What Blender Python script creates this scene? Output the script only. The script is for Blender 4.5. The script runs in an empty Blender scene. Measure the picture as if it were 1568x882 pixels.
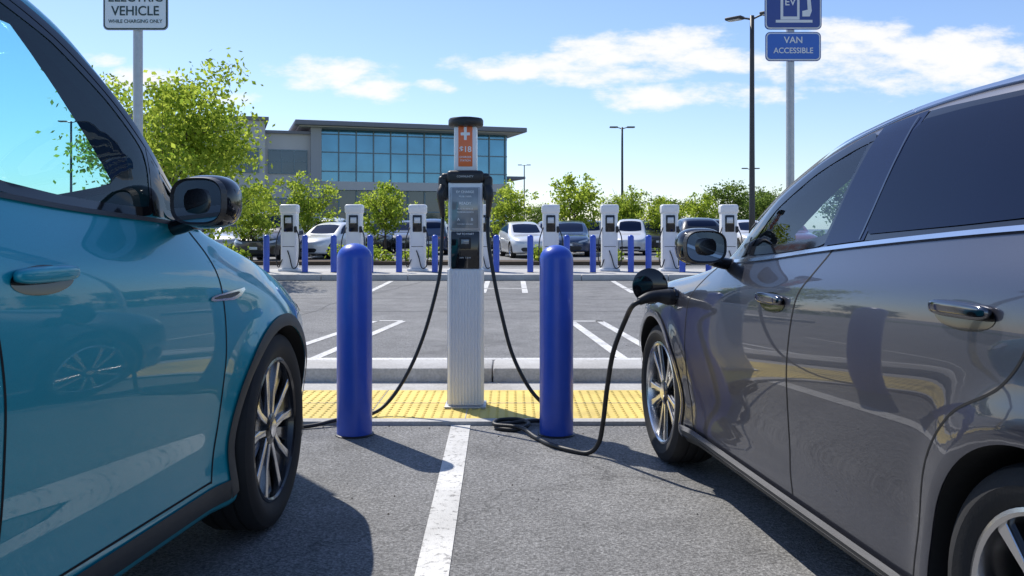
import bpy, bmesh, math, random
import numpy as np
from mathutils import Vector, Matrix, Quaternion
from mathutils.bvhtree import BVHTree
random.seed(5); np.random.seed(5)
scene=bpy.context.scene
R=math.radians
# ------------------------------------------------------------------ helpers
def link(o,parent=None):
    scene.collection.objects.link(o)
    if parent: o.parent=parent
    return o
def empty(name,loc=(0,0,0),rz=0,scale=1):
    e=bpy.data.objects.new(name,None); e.empty_display_size=.2
    e.location=loc; e.rotation_euler=(0,0,rz); e.scale=(scale,)*3
    scene.collection.objects.link(e); return e
def mobj(name,verts,faces,mat,parent=None,smooth=False):
    me=bpy.data.meshes.new(name); me.from_pydata([tuple(v) for v in verts],[],faces); me.update()
    if mat: me.materials.append(mat)
    if smooth: me.polygons.foreach_set('use_smooth',[True]*len(me.polygons))
    return link(bpy.data.objects.new(name,me),parent)
def bmobj(name,bm,mat,parent=None,smooth=False,angle=None):
    me=bpy.data.meshes.new(name); bm.to_mesh(me); bm.free()
    if mat: me.materials.append(mat)
    if smooth:
        me.polygons.foreach_set('use_smooth',[True]*len(me.polygons))
        if angle: me.set_sharp_from_angle(angle=R(angle))
    return link(bpy.data.objects.new(name,me),parent)
def box(name,c,s,mat,parent=None,bevel=0,seg=2,rot=None):
    bm=bmesh.new(); bmesh.ops.create_cube(bm,size=1)
    bmesh.ops.scale(bm,vec=s,verts=bm.verts)
    if bevel>0: bmesh.ops.bevel(bm,geom=bm.edges[:],offset=bevel,segments=seg,profile=.5,affect='EDGES')
    if rot: bmesh.ops.rotate(bm,cent=(0,0,0),matrix=rot,verts=bm.verts)
    bmesh.ops.translate(bm,vec=c,verts=bm.verts)
    return bmobj(name,bm,mat,parent,bevel>0,35)
def boxes(name,lst,mat,parent=None):
    V=[];F=[]
    for (c,s) in lst:
        b=len(V)
        for dz in(-.5,.5):
            for dx,dy in((-.5,-.5),(.5,-.5),(.5,.5),(-.5,.5)):
                V.append((c[0]+dx*s[0],c[1]+dy*s[1],c[2]+dz*s[2]))
        for f in((3,2,1,0),(4,5,6,7),(0,1,5,4),(1,2,6,5),(2,3,7,6),(3,0,4,7)): F.append([b+i for i in f])
    return mobj(name,V,F,mat,parent)
def lathe(name,prof,mat,parent=None,axis='z',n=48,loc=(0,0,0),angle=35,closed=False):
    V=[];F=[]
    for (r,h) in prof:
        for i in range(n):
            a=2*math.pi*i/n
            if axis=='z': p=(r*math.cos(a),r*math.sin(a),h)
            elif axis=='y': p=(r*math.cos(a),h,r*math.sin(a))
            else: p=(h,r*math.cos(a),r*math.sin(a))
            V.append((p[0]+loc[0],p[1]+loc[1],p[2]+loc[2]))
    m=len(prof)
    for k in range(m if closed else m-1):
        k2=(k+1)%m
        for i in range(n):
            j=(i+1)%n
            F.append((k*n+i,k*n+j,k2*n+j,k2*n+i))
    if not closed:
        F.append(list(range(n))); F.append([ (m-1)*n+i for i in range(n)])
    bm=bmesh.new(); me=bpy.data.meshes.new('t'); me.from_pydata(V,[],F); bm.from_mesh(me)
    bmesh.ops.remove_doubles(bm,verts=bm.verts,dist=1e-5)
    bmesh.ops.recalc_face_normals(bm,faces=bm.faces)
    return bmobj(name,bm,mat,parent,True,angle)
def catmull(pts,n=12):
    P=[Vector(p) for p in pts]; P=[P[0]*2-P[1]]+P+[P[-1]*2-P[-2]]
    out=[]
    for i in range(1,len(P)-2):
        for k in range(n):
            t=k/n
            out.append(.5*((2*P[i])+(P[i+1]-P[i-1])*t+(2*P[i-1]-5*P[i]+4*P[i+1]-P[i+2])*t*t+(3*P[i]-P[i-1]-3*P[i+1]+P[i+2])*t**3))
    out.append(P[-2]); return out
def tube(name,pts,r,mat,parent=None,n=10,smooth=True,radii=None,sub=12,closed=False):
    Q=catmull(pts,sub) if sub>1 else [Vector(p) for p in pts]
    V=[];F=[]
    up=Vector((0,0,1)); t0=(Q[1]-Q[0]).normalized()
    nrm=t0.cross(up); 
    if nrm.length<.1: nrm=t0.cross(Vector((1,0,0)))
    nrm.normalize()
    for k,q in enumerate(Q):
        t=(Q[min(k+1,len(Q)-1)]-Q[max(k-1,0)]).normalized()
        nrm=(nrm-t*nrm.dot(t)).normalized(); b=t.cross(nrm)
        rr=r if radii is None else np.interp(k/(len(Q)-1),np.linspace(0,1,len(radii)),radii)
        for i in range(n):
            a=2*math.pi*i/n; V.append(q+nrm*(rr*math.cos(a))+b*(rr*math.sin(a)))
    for k in range(len(Q)-1):
        for i in range(n):
            j=(i+1)%n; F.append((k*n+i,k*n+j,(k+1)*n+j,(k+1)*n+i))
    F.append(list(range(n))[::-1]); F.append([(len(Q)-1)*n+i for i in range(n)])
    return mobj(name,V,F,mat,parent,smooth)
def text(name,body,loc,size,mat,parent=None,rot=(R(90),0,0),ext=.0005,sx=1):
    cu=bpy.data.curves.new(name,'FONT'); cu.body=body; cu.size=size; cu.align_x='CENTER'; cu.align_y='CENTER'; cu.extrude=ext; cu.offset=size*.012
    o=bpy.data.objects.new('tmp',cu); scene.collection.objects.link(o)
    me=bpy.data.meshes.new_from_object(o.evaluated_get(bpy.context.evaluated_depsgraph_get()))
    bpy.data.objects.remove(o); me.materials.clear(); me.materials.append(mat)
    ob=bpy.data.objects.new(name,me); ob.location=loc; ob.rotation_euler=rot; ob.scale=(sx,1,1)
    return link(ob,parent)
# ------------------------------------------------------------------ materials
def newmat(name):
    m=bpy.data.materials.new(name); m.use_nodes=True
    return m,m.node_tree.nodes,m.node_tree.links,m.node_tree.nodes['Principled BSDF']
def mat(name,col,rough=.5,metal=0,coat=0,var=.12,scale=6,bump=0,bscale=200,ior=1.5,bdist=.002):
    m,N,L,P=newmat(name)
    P.inputs['Roughness'].default_value=rough; P.inputs['Metallic'].default_value=metal
    P.inputs['Coat Weight'].default_value=coat; P.inputs['Coat Roughness'].default_value=.02
    P.inputs['IOR'].default_value=ior
    tc=N.new('ShaderNodeTexCoord')
    nz=N.new('ShaderNodeTexNoise'); nz.inputs['Scale'].default_value=scale; nz.inputs['Detail'].default_value=4
    L.new(tc.outputs['Object'],nz.inputs['Vector'])
    mx=N.new('ShaderNodeMix'); mx.data_type='RGBA'
    mx.inputs['A'].default_value=(*[c*(1-var) for c in col],1); mx.inputs['B'].default_value=(*[min(1,c*(1+var)) for c in col],1)
    L.new(nz.outputs['Fac'],mx.inputs['Factor']); L.new(mx.outputs['Result'],P.inputs['Base Color'])
    if bump>0:
        n2=N.new('ShaderNodeTexNoise'); n2.inputs['Scale'].default_value=bscale; n2.inputs['Detail'].default_value=2
        L.new(tc.outputs['Object'],n2.inputs['Vector'])
        b=N.new('ShaderNodeBump'); b.inputs['Strength'].default_value=bump; b.inputs['Distance'].default_value=bdist
        L.new(n2.outputs['Fac'],b.inputs['Height']); L.new(b.outputs['Normal'],P.inputs['Normal'])
    return m
def paint(name,col,metal=.55,rough=.32,objcol=False,cior=1.55):
    m,N,L,P=newmat(name)
    P.inputs['Metallic'].default_value=metal; P.inputs['Roughness'].default_value=rough
    P.inputs['Coat Weight'].default_value=1; P.inputs['Coat Roughness'].default_value=.015; P.inputs['Coat IOR'].default_value=cior
    if objcol:
        oi=N.new('ShaderNodeObjectInfo'); L.new(oi.outputs['Color'],P.inputs['Base Color'])
    else:
        tc=N.new('ShaderNodeTexCoord'); nz=N.new('ShaderNodeTexNoise'); nz.inputs['Scale'].default_value=900; nz.inputs['Detail'].default_value=0
        L.new(tc.outputs['Object'],nz.inputs['Vector'])
        mx=N.new('ShaderNodeMix'); mx.data_type='RGBA'
        mx.inputs['A'].default_value=(*[c*.8 for c in col],1); mx.inputs['B'].default_value=(*[min(1,c*1.25) for c in col],1)
        L.new(nz.outputs['Fac'],mx.inputs['Factor']); L.new(mx.outputs['Result'],P.inputs['Base Color'])
    return m
def clearglass(name,tint,ior=1.5):
    m,N,L,P=newmat(name); N.remove(P)
    tr=N.new('ShaderNodeBsdfTransparent'); tr.inputs['Color'].default_value=(*tint,1)
    gl=N.new('ShaderNodeBsdfGlossy'); gl.inputs['Roughness'].default_value=.01; gl.inputs['Color'].default_value=(1,1,1,1)
    fr=N.new('ShaderNodeFresnel'); ge=N.new('ShaderNodeNewGeometry')
    mr=N.new('ShaderNodeMapRange'); mr.inputs['To Min'].default_value=ior; mr.inputs['To Max'].default_value=1/ior
    L.new(ge.outputs['Backfacing'],mr.inputs['Value']); L.new(mr.outputs[0],fr.inputs['IOR'])
    mx=N.new('ShaderNodeMixShader'); L.new(fr.outputs[0],mx.inputs[0]); L.new(tr.outputs[0],mx.inputs[1]); L.new(gl.outputs[0],mx.inputs[2])
    L.new(mx.outputs[0],N['Material Output'].inputs['Surface']); return m
M={}
M['teal']=paint('teal_metallic_paint',(.0,.31,.40),.25,.42,cior=1.42)
M['gray']=paint('gray_metallic_paint',(.066,.070,.092),.65,.33,cior=1.5)
M['varied']=paint('varied_car_paint',(1,1,1),.1,.35,objcol=True)
M['glass']=mat('tinted_car_glass',(.006,.012,.036),.02,0,0,.1,2,ior=1.27)
M['glass_teal']=clearglass('teal_tinted_glass',(.42,.80,.84))
M['glass_gray']=clearglass('blue_tinted_glass',(.60,.76,.90),1.55)
M['windshield']=clearglass('windshield_glass',(.84,.93,.93))
M['blackgloss']=mat('gloss_black_trim',(.008,.008,.010),.08,0,.4)
M['darkchrome']=mat('dark_chrome',(.16,.16,.17),.12,1,.3)
M['pillar']=mat('navy_pillar_trim',(.006,.012,.045),.12,0,0,ior=1.4)
M['interior']=mat('interior_fabric',(.05,.052,.058),.8,0,0,.2,40,bump=.2,bscale=400)
M['black']=mat('black_plastic',(.018,.018,.02),.45,0,0,.2,20,bump=.15,bscale=600)
M['cladding']=mat('dark_cladding',(.035,.04,.043),.5,0,0,.2,30,bump=.2,bscale=500)
M['gap']=mat('panel_gap_shadow',(.004,.004,.005),.8)
M['rubber']=mat('tyre_rubber',(.016,.016,.017),.75,0,0,.35,14,bump=.3,bscale=120)
M['alloy']=mat('alloy_silver',(.66,.66,.67),.26,1,.3,.05)
M['darkalloy']=mat('dark_alloy',(.02,.02,.023),.2,.3,.5)
M['chrome']=mat('satin_chrome',(.7,.7,.72),.16,1)
M['disc']=mat('brake_disc_steel',(.3,.29,.28),.35,1)
M['well']=mat('wheel_well_liner',(.008,.008,.008),.9)
M['lamp']=mat('headlamp_lens',(.6,.63,.66),.05,0,1)
M['red']=mat('tail_lamp_red',(.35,.01,.01),.1,0,1)
M['mirror']=mat('mirror_glass',(.36,.40,.44),.02,1)
M['blue']=mat('blue_bollard_sleeve',(.028,.088,.50),.34,0,.15,.18,7,bump=.12,bscale=60)
M['white']=mat('white_powder_coat',(.80,.80,.80),.35,0,.2,.05,7)
M['silver']=mat('pedestal_aluminium',(.90,.90,.90),.42,.05,0,.05,8)
M['rib']=mat('pedestal_rib',(.80,.80,.80),.4,.1,0,.05,8)
M['screen']=mat('display_glass',(.22,.24,.25),.06,0,1,.45,14)
M['orange']=mat('orange_sign',(.85,.17,.04),.4,0,.3,.08)
M['galv']=mat('galvanised_steel',(.46,.47,.48),.42,.5,0,.18,30)
M['pole']=mat('dark_pole_paint',(.045,.045,.045),.5,0,0,.2)
M['signwhite']=mat('sign_white',(.82,.84,.84),.35,0,.3,.04)
M['signblue']=mat('sign_blue',(.02,.13,.55),.32,0,.3,.06)
M['signdark']=mat('sign_navy',(.025,.06,.29),.32,0,.3,.06)
M['signtext']=mat('sign_dark_text',(.03,.06,.06),.5)
M['cable']=mat('cable_rubber',(.012,.012,.013),.5)
M['tar']=mat('tar_seal',(.045,.044,.043),.6,0,0,.3,12)
def dirty(name,col,stain,rough=.85,s1=1.3,s2=60):
    m,N,L,P=newmat(name); tc=N.new('ShaderNodeTexCoord')
    n=N.new('ShaderNodeTexNoise'); n.inputs['Scale'].default_value=s1; n.inputs['Detail'].default_value=7; n.inputs['Roughness'].default_value=.68
    L.new(tc.outputs['Object'],n.inputs['Vector'])
    r=N.new('ShaderNodeValToRGB'); r.color_ramp.elements[0].position=.34; r.color_ramp.elements[1].position=.58
    r.color_ramp.elements[0].color=(*stain,1); r.color_ramp.elements[1].color=(*col,1)
    L.new(n.outputs['Fac'],r.inputs['Fac'])
    n2=N.new('ShaderNodeTexNoise'); n2.inputs['Scale'].default_value=s2; n2.inputs['Detail'].default_value=2; L.new(tc.outputs['Object'],n2.inputs['Vector'])
    mr=N.new('ShaderNodeMapRange'); mr.inputs['From Min'].default_value=.3; mr.inputs['From Max'].default_value=.7; mr.inputs['To Min'].default_value=.85; mr.inputs['To Max'].default_value=1.12
    L.new(n2.outputs['Fac'],mr.inputs['Value'])
    x=N.new('ShaderNodeVectorMath'); x.operation='SCALE'; L.new(r.outputs['Color'],x.inputs[0]); L.new(mr.outputs[0],x.inputs['Scale'])
    L.new(x.outputs[0],P.inputs['Base Color']); P.inputs['Roughness'].default_value=rough
    b=N.new('ShaderNodeBump'); b.inputs['Strength'].default_value=.35; b.inputs['Distance'].default_value=.003; L.new(n2.outputs['Fac'],b.inputs['Height']); L.new(b.outputs['Normal'],P.inputs['Normal'])
    return m
M['concrete']=dirty('concrete',(.50,.49,.47),(.36,.345,.32))
M['stucco']=mat('stucco_warm',(.62,.59,.57),.9,0,0,.05,1.2)
M['stucco2']=mat('stucco_grey',(.42,.42,.43),.9,0,0,.05,1.2)
M['fascia']=mat('roof_fascia',(.22,.22,.25),.6)
M['bglass']=mat('curtain_glass',(.09,.27,.40),.07,.5,0,.4,.5,ior=1.8)
M['dglass']=mat('dark_window_glass',(.03,.06,.09),.06,.3,0,.3,.6,ior=1.8)
M['mull']=mat('mullion_metal',(.16,.22,.25),.4,.4)
M['bark']=mat('bark',(.10,.075,.055),.9,0,0,.35,14,bump=.6,bscale=30)
M['grass']=mat('lawn',(.06,.10,.025),.95,0,0,.4,1.5)
M['mulch']=mat('mulch',(.10,.07,.045),.95,0,0,.4,8)
def leafmat(name,c1,c2):
    m,N,L,P=newmat(name)
    g=N.new('ShaderNodeNewGeometry'); r=N.new('ShaderNodeValToRGB')
    r.color_ramp.elements[0].color=(*c1,1); r.color_ramp.elements[1].color=(*c2,1)
    L.new(g.outputs['Random Per Island'],r.inputs['Fac'])
    df=N.new('ShaderNodeBsdfDiffuse'); L.new(r.outputs['Color'],df.inputs['Color']); N.remove(P)
    tr=N.new('ShaderNodeBsdfTranslucent')
    hs=N.new('ShaderNodeHueSaturation'); hs.inputs['Value'].default_value=1.9; L.new(r.outputs['Color'],hs.inputs['Color']); L.new(hs.outputs['Color'],tr.inputs['Color'])
    mx=N.new('ShaderNodeMixShader'); mx.inputs[0].default_value=.55
    L.new(df.outputs[0],mx.inputs[1]); L.new(tr.outputs[0],mx.inputs[2])
    L.new(mx.outputs[0],N['Material Output'].inputs['Surface'])
    return m
M['leaf']=leafmat('bright_leaves',(.12,.19,.02),(.36,.41,.06))
M['leaf2']=leafmat('dark_leaves',(.05,.09,.018),(.14,.19,.04))

def asphalt():
    m,N,L,P=newmat('asphalt')
    tc=N.new('ShaderNodeTexCoord')
    def noise(s,d=5,rough=.6):
        n=N.new('ShaderNodeTexNoise'); n.inputs['Scale'].default_value=s; n.inputs['Detail'].default_value=d; n.inputs['Roughness'].default_value=rough
        L.new(tc.outputs['Object'],n.inputs['Vector']); return n
    big=noise(.35,6); mid=noise(3,4); fine=noise(70,2,.8)
    r1=N.new('ShaderNodeValToRGB'); r1.color_ramp.elements[0].position=.3; r1.color_ramp.elements[1].position=.72
    r1.color_ramp.elements[0].color=(.145,.145,.145,1); r1.color_ramp.elements[1].color=(.225,.222,.216,1)
    L.new(big.outputs['Fac'],r1.inputs['Fac'])
    def mul(a,src,lo,hi,p0=.3,p1=.7):
        r=N.new('ShaderNodeMapRange'); r.inputs['From Min'].default_value=p0; r.inputs['From Max'].default_value=p1
        r.inputs['To Min'].default_value=lo; r.inputs['To Max'].default_value=hi; L.new(src,r.inputs['Value'])
        x=N.new('ShaderNodeVectorMath'); x.operation='SCALE'; L.new(a,x.inputs[0]); L.new(r.outputs[0],x.inputs['Scale']); return x.outputs[0]
    c=mul(r1.outputs['Color'],mid.outputs['Fac'],.82,1.14)
    c=mul(c,fine.outputs['Fac'],.55,1.45)
    v=N.new('ShaderNodeTexVoronoi'); v.inputs['Scale'].default_value=120; L.new(tc.outputs['Object'],v.inputs['Vector'])
    sp=N.new('ShaderNodeSeparateColor'); L.new(v.outputs['Color'],sp.inputs[0])
    c=mul(c,sp.outputs[0],.60,1.45,0,1)
    dn=noise(1.6,3)
    vm=N.new('ShaderNodeVectorMath'); vm.operation='SCALE'; vm.inputs['Scale'].default_value=.9; L.new(dn.outputs['Color'],vm.inputs[0])
    va=N.new('ShaderNodeVectorMath'); L.new(vm.outputs[0],va.inputs[0]); L.new(tc.outputs['Object'],va.inputs[1])
    ve=N.new('ShaderNodeTexVoronoi'); ve.feature='DISTANCE_TO_EDGE'; ve.inputs['Scale'].default_value=.15; L.new(va.outputs[0],ve.inputs['Vector'])
    c=mul(c,ve.outputs['Distance'],.70,1.0,.0008,.0020)
    st=noise(.9,3)
    c=mul(c,st.outputs['Fac'],.72,1.0,.32,.44)
    L.new(c,P.inputs['Base Color']); P.inputs['Roughness'].default_value=.85
    b=N.new('ShaderNodeBump'); b.inputs['Strength'].default_value=.65; b.inputs['Distance'].default_value=.004
    L.new(v.outputs['Distance'],b.inputs['Height'])
    L.new(b.outputs['Normal'],P.inputs['Normal'])
    return m
M['asphalt']=asphalt()
def roadpaint(name,col,wear=.42,under=(.25,.24,.23)):
    m,N,L,P=newmat(name)
    tc=N.new('ShaderNodeTexCoord'); n=N.new('ShaderNodeTexNoise'); n.inputs['Scale'].default_value=28; n.inputs['Detail'].default_value=7; n.inputs['Roughness'].default_value=.75
    L.new(tc.outputs['Object'],n.inputs['Vector'])
    r=N.new('ShaderNodeValToRGB'); r.color_ramp.elements[0].position=wear-.06; r.color_ramp.elements[1].position=wear+.03
    r.color_ramp.elements[0].color=(*under,1); r.color_ramp.elements[1].color=(*col,1)
    e=r.color_ramp.elements.new(.7); e.color=(*[min(1,c*1.08) for c in col],1)
    L.new(n.outputs['Fac'],r.inputs['Fac'])
    n3=N.new('ShaderNodeTexNoise'); n3.inputs['Scale'].default_value=2.2; n3.inputs['Detail'].default_value=5; L.new(tc.outputs['Object'],n3.inputs['Vector'])
    mr=N.new('ShaderNodeMapRange'); mr.inputs['From Min'].default_value=.35; mr.inputs['From Max'].default_value=.6; mr.inputs['To Min'].default_value=.78; mr.inputs['To Max'].default_value=1.03; L.new(n3.outputs['Fac'],mr.inputs['Value'])
    x=N.new('ShaderNodeVectorMath'); x.operation='SCALE'; L.new(r.outputs['Color'],x.inputs[0]); L.new(mr.outputs[0],x.inputs['Scale'])
    L.new(x.outputs[0],P.inputs['Base Color']); P.inputs['Roughness'].default_value=.7
    b=N.new('ShaderNodeBump'); b.inputs['Strength'].default_value=.4; b.inputs['Distance'].default_value=.003
    n2=N.new('ShaderNodeTexVoronoi'); n2.inputs['Scale'].default_value=150; L.new(tc.outputs['Object'],n2.inputs['Vector'])
    L.new(n2.outputs['Distance'],b.inputs['Height']); L.new(b.outputs['Normal'],P.inputs['Normal'])
    return m
M['line']=roadpaint('white_road_paint',(.70,.69,.66),.43)
M['yellow']=roadpaint('yellow_tactile',(.80,.60,.15),.36,(.55,.45,.22))
# ------------------------------------------------------------------ car builder
def gauss1(A,sig,axis,wrap):
    k=int(3*sig)+1; x=np.arange(-k,k+1); w=np.exp(-x*x/(2*sig*sig)); w/=w.sum()
    pad=[(0,0)]*A.ndim; pad[axis]=(k,k)
    B=np.pad(A,pad,mode='wrap' if wrap else 'edge')
    out=np.zeros_like(A)
    for i,wi in enumerate(w):
        sl=[slice(None)]*A.ndim; sl[axis]=slice(i,i+A.shape[axis]); out+=wi*B[tuple(sl)]
    return out
def chaikin(outline,it=3,r=.03):
    pts=[Vector((a,b,0)) for a,b in outline]
    for _ in range(it):
        q=[]
        for i in range(len(pts)):
            A=pts[i];B=pts[(i+1)%len(pts)]; L=(B-A).length; t=min(.25,r/max(L,1e-6)) if _==0 else .25
            q+= [A.lerp(B,t),A.lerp(B,1-t)]
        pts=q
    return pts
def prism_mesh(pts,lo,hi,axis):
    f=(lambda p,h:(p.x,h,p.y)) if axis=='y' else (lambda p,h:(p.x,p.y,h))
    V=[f(p,lo) for p in pts]+[f(p,hi) for p in pts]; n=len(pts)
    F=[list(range(n)),[n+i for i in range(n)][::-1]]+[(i,n+i,n+(i+1)%n,(i+1)%n) for i in range(n)]
    return V,F
class Car:
    def __init__(s,name,st,wb,Rw,arch,paintm,res=.024,sig=1.9,flare=.022,hollow=None):
        s.root=None; s.wb=wb; s.Rw=Rw; s.arch=arch; s.parts=[]
        secs=[]
        for (x,W,zb,belt,Wr,zr,zt) in st:
            h=belt-zb
            f=lambda a: zb+h*a
            k=min(1,W/.8)
            pts=[(0,zb),(max(W-.25,0),zb),(W-.035*k,f(.012)),(W-.022*k,f(.09)),(W-.040*k,f(.24)),(W-.018*k,f(.42)),(W,f(.57)),(W-.003,f(.72)),(W-.014*k,f(.86)),(W-.085*k,f(1)),
                 ((W-.085*k+Wr)/2+.012*k,(belt+zr)/2),(Wr,zr),(max(Wr-.10*k,0),zr+(zt-zr)*.55),(Wr*.5,zr+(zt-zr)*.9),(0,zt)]
            secs.append([(x,max(p[0],0),p[1]) for p in pts])
        S=np.array(secs)
        mid=S[len(st)//2]; d=np.linalg.norm(np.diff(mid,axis=0),axis=1)
        cnt=np.maximum(2,np.round(d/res)).astype(int)
        T=[]
        for j,c in enumerate(cnt):
            for i in range(c): T.append(j+i/c)
        T.append(len(mid)-1); T=np.array(T)
        idx=np.minimum(T.astype(int),len(mid)-2); fr=(T-idx)[None,:,None]
        G=S[:,idx]*(1-fr)+S[:,idx+1]*fr
        du=[0]
        for i in range(1,len(st)): du.append(max(abs(st[i][0]-st[i-1][0]),.7*abs(st[i][1]-st[i-1][1]),.02))
        U=np.cumsum(du); n=int(U[-1]/res)
        us=np.linspace(0,U[-1],n)
        ii=np.clip(np.searchsorted(U,us,side='right')-1,0,len(U)-2); fr=((us-U[ii])/(U[ii+1]-U[ii]))[:,None,None]
        G=G[ii]*(1-fr)+G[ii+1]*fr
        Lf=G.copy(); Lf=Lf[:,1:-1][:,::-1]; Lf=Lf*np.array([1,-1,1])
        full=np.concatenate([G,Lf],axis=1)
        full=gauss1(full,sig,1,True)
        full=gauss1(full,3.3*(.024/res if res<.024 else .024/res+.25),0,False)
        full[0,:,1]=0; full[-1,:,1]=0
        for ax in (0,wb):
            rr=np.hypot(full[:,:,0]-ax,full[:,:,2]-Rw)
            amt=flare*np.exp(-((rr-arch-.015)/.075)**2)*(np.abs(full[:,:,1])>.6)
            full[:,:,1]+=np.sign(full[:,:,1])*amt
        nu,nt=full.shape[:2]
        V=full.reshape(-1,3).tolist(); F=[]
        for a in range(nu-1):
            for b in range(nt):
                c=(b+1)%nt; F.append((a*nt+b,(a+1)*nt+b,(a+1)*nt+c,a*nt+c))
        me=bpy.data.meshes.new(name+'_b'); me.from_pydata(V,[],F)
        bm=bmesh.new(); bm.from_mesh(me); bmesh.ops.remove_doubles(bm,verts=bm.verts,dist=1e-4)
        bmesh.ops.dissolve_degenerate(bm,dist=1e-5,edges=bm.edges)
        bmesh.ops.recalc_face_normals(bm,faces=bm.faces); bm.normal_update()
        s.bvh=BVHTree.FromBMesh(bm); bm.verts.ensure_lookup_table(); bm.faces.ensure_lookup_table(); s.bm=bm
        me2=bpy.data.meshes.new('body'); bm.to_mesh(me2)
        mats=[paintm,M['well'],M['interior']]
        for q in mats: me2.materials.append(q)
        me2.polygons.foreach_set('use_smooth',[True]*len(me2.polygons))
        ob=bpy.data.objects.new('body',me2); scene.collection.objects.link(ob)
        cutters=[]
        def addcut(cb,mi):
            bmesh.ops.recalc_face_normals(cb,faces=cb.faces)
            for f in cb.faces: f.material_index=mi
            cm=bpy.data.meshes.new('cut'); cb.to_mesh(cm); cb.free()
            for q in mats: cm.materials.append(q)
            co=bpy.data.objects.new('cut',cm); scene.collection.objects.link(co); cutters.append(co)
            md=ob.modifiers.new('b','BOOLEAN'); md.object=co; md.operation='DIFFERENCE'; md.solver='EXACT'
        cb=bmesh.new()
        for ax in (0,wb):
            for sd in (-1,1):
                mt=Matrix.Translation((ax,sd*.80,Rw))@Matrix.Rotation(R(90),4,'X')
                bmesh.ops.create_cone(cb,cap_ends=True,segments=72,radius1=arch,radius2=arch,depth=.56,matrix=mt)
        addcut(cb,1)
        def frompy(V,F):
            m_=bpy.data.meshes.new('x'); m_.from_pydata(V,[],F); b_=bmesh.new(); b_.from_mesh(m_); return b_
        if hollow:
            A=np.array(st); zd=hollow['zd']
            V=[];F=[]; ss=np.arange(hollow['s0'],3.15,.11); 
            for x in ss:
                W=np.interp(x,A[:,0],A[:,1]);be=np.interp(x,A[:,0],A[:,3]);Wr=np.interp(x,A[:,0],A[:,4]);zr=np.interp(x,A[:,0],A[:,5]);zt=np.interp(x,A[:,0],A[:,6])
                half=[(W-.17,zd),(W-.155,be+.005),(Wr-.05,zr-.03),(Wr*.5,zr+(zt-zr)*.9-.05),(0,zt-.055)]
                ring=half+[(-a,b) for a,b in half[:-1][::-1]]
                V+=[(x,a,b) for a,b in ring]
            m_=9
            for i in range(len(ss)-1):
                for j in range(m_): F.append((i*m_+j,i*m_+(j+1)%m_,(i+1)*m_+(j+1)%m_,(i+1)*m_+j))
            F.append(list(range(m_))); F.append([(len(ss)-1)*m_+j for j in range(m_)])
            addcut(frompy(V,F),2)
            cb=bmesh.new(); bmesh.ops.create_cube(cb,size=1); bmesh.ops.scale(cb,vec=(1.95,1.50,zd+.03-.45),verts=cb.verts)
            bmesh.ops.translate(cb,vec=(hollow['sf']+.975,0,(zd+.03+.45)/2),verts=cb.verts); addcut(cb,2)
            for ol in hollow['side']:
                P=chaikin(ol,3)
                for lo,hi in ((.35,1.3),(-1.3,-.35)):
                    addcut(frompy(*prism_mesh(P,lo,hi,'y')),2)
            addcut(frompy(*prism_mesh(chaikin(hollow['ws'],2),hollow['wz'],2.6,'z')),2)
        dg=bpy.context.evaluated_depsgraph_get(); dg.update()
        nm=bpy.data.meshes.new_from_object(ob.evaluated_get(dg)); nm.name='body'
        nm.polygons.foreach_set('use_smooth',[True]*len(nm.polygons)); nm.set_sharp_from_angle(angle=R(38))
        bpy.data.objects.remove(ob)
        for c in cutters: bpy.data.objects.remove(c)
        s.parts.append(('body',nm))
    def proj(s,a,b,mode,off):
        o,d={'side':((a,3,b),(0,-1,0)),'top':((a,b,4),(0,0,-1)),'front':((-3,a,b),(1,0,0)),'rear':((9,a,b),(-1,0,0))}[mode]
        loc,n,i,_=s.bvh.ray_cast(Vector(o),Vector(d))
        if loc is None:
            g={'side':(a,.8,b),'top':(a,b,1.2),'front':(-.8,a,b),'rear':(3.9,a,b)}[mode]
            loc,n,i,_=s.bvh.find_nearest(Vector(g))
        f=s.bm.faces[i]; nn=Vector((0,0,0))
        for v in f.verts: nn+=v.normal/((v.co-loc).length_squared+1e-6)
        nn.normalize()
        if nn.dot(Vector(d))>0: nn=-nn
        return loc+nn*off,nn
    def emit(s,name,ab,faces,mode,off,m,mirror):
        P=[s.proj(a,b,mode,off) for a,b in ab]
        V=[p[0] for p in P]; NN=[p[1] for p in P]; F=[list(f) for f in faces]
        if F:
            f=F[0]; nrm=(V[f[1]]-V[f[0]]).cross(V[f[2]]-V[f[0]])
            if nrm.dot(NN[f[0]])<0: F=[f[::-1] for f in F]
        if mirror:
            k=len(V); V=V+[Vector((v.x,-v.y,v.z)) for v in V]; NN=NN+[Vector((v.x,-v.y,v.z)) for v in NN]
            F=F+[[k+i for i in f[::-1]] for f in F]
        me=bpy.data.meshes.new(name); me.from_pydata([tuple(v) for v in V],[],F); me.materials.append(m)
        me.polygons.foreach_set('use_smooth',[True]*len(me.polygons)); me.update()
        me.normals_split_custom_set_from_vertices([tuple(n) for n in NN])
        s.parts.append((name,me))
    def patch(s,name,outline,mode,off,m,mirror=True,step=.05,round_=3):
        pts=chaikin(outline,round_) if round_ else [Vector((a,b,0)) for a,b in outline]
        bm=bmesh.new(); vs=[bm.verts.new(p) for p in pts]; bm.faces.new(vs)
        a0=min(p.x for p in pts);a1=max(p.x for p in pts);b0=min(p.y for p in pts);b1=max(p.y for p in pts)
        for (lo,hi,co,no) in ((a0,a1,0,(1,0,0)),(b0,b1,1,(0,1,0))):
            x=lo+step
            while x<hi-1e-4:
                pc=[0,0,0]; pc[co]=x
                bmesh.ops.bisect_plane(bm,geom=bm.verts[:]+bm.edges[:]+bm.faces[:],plane_co=pc,plane_no=no,dist=1e-6); x+=step
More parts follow.
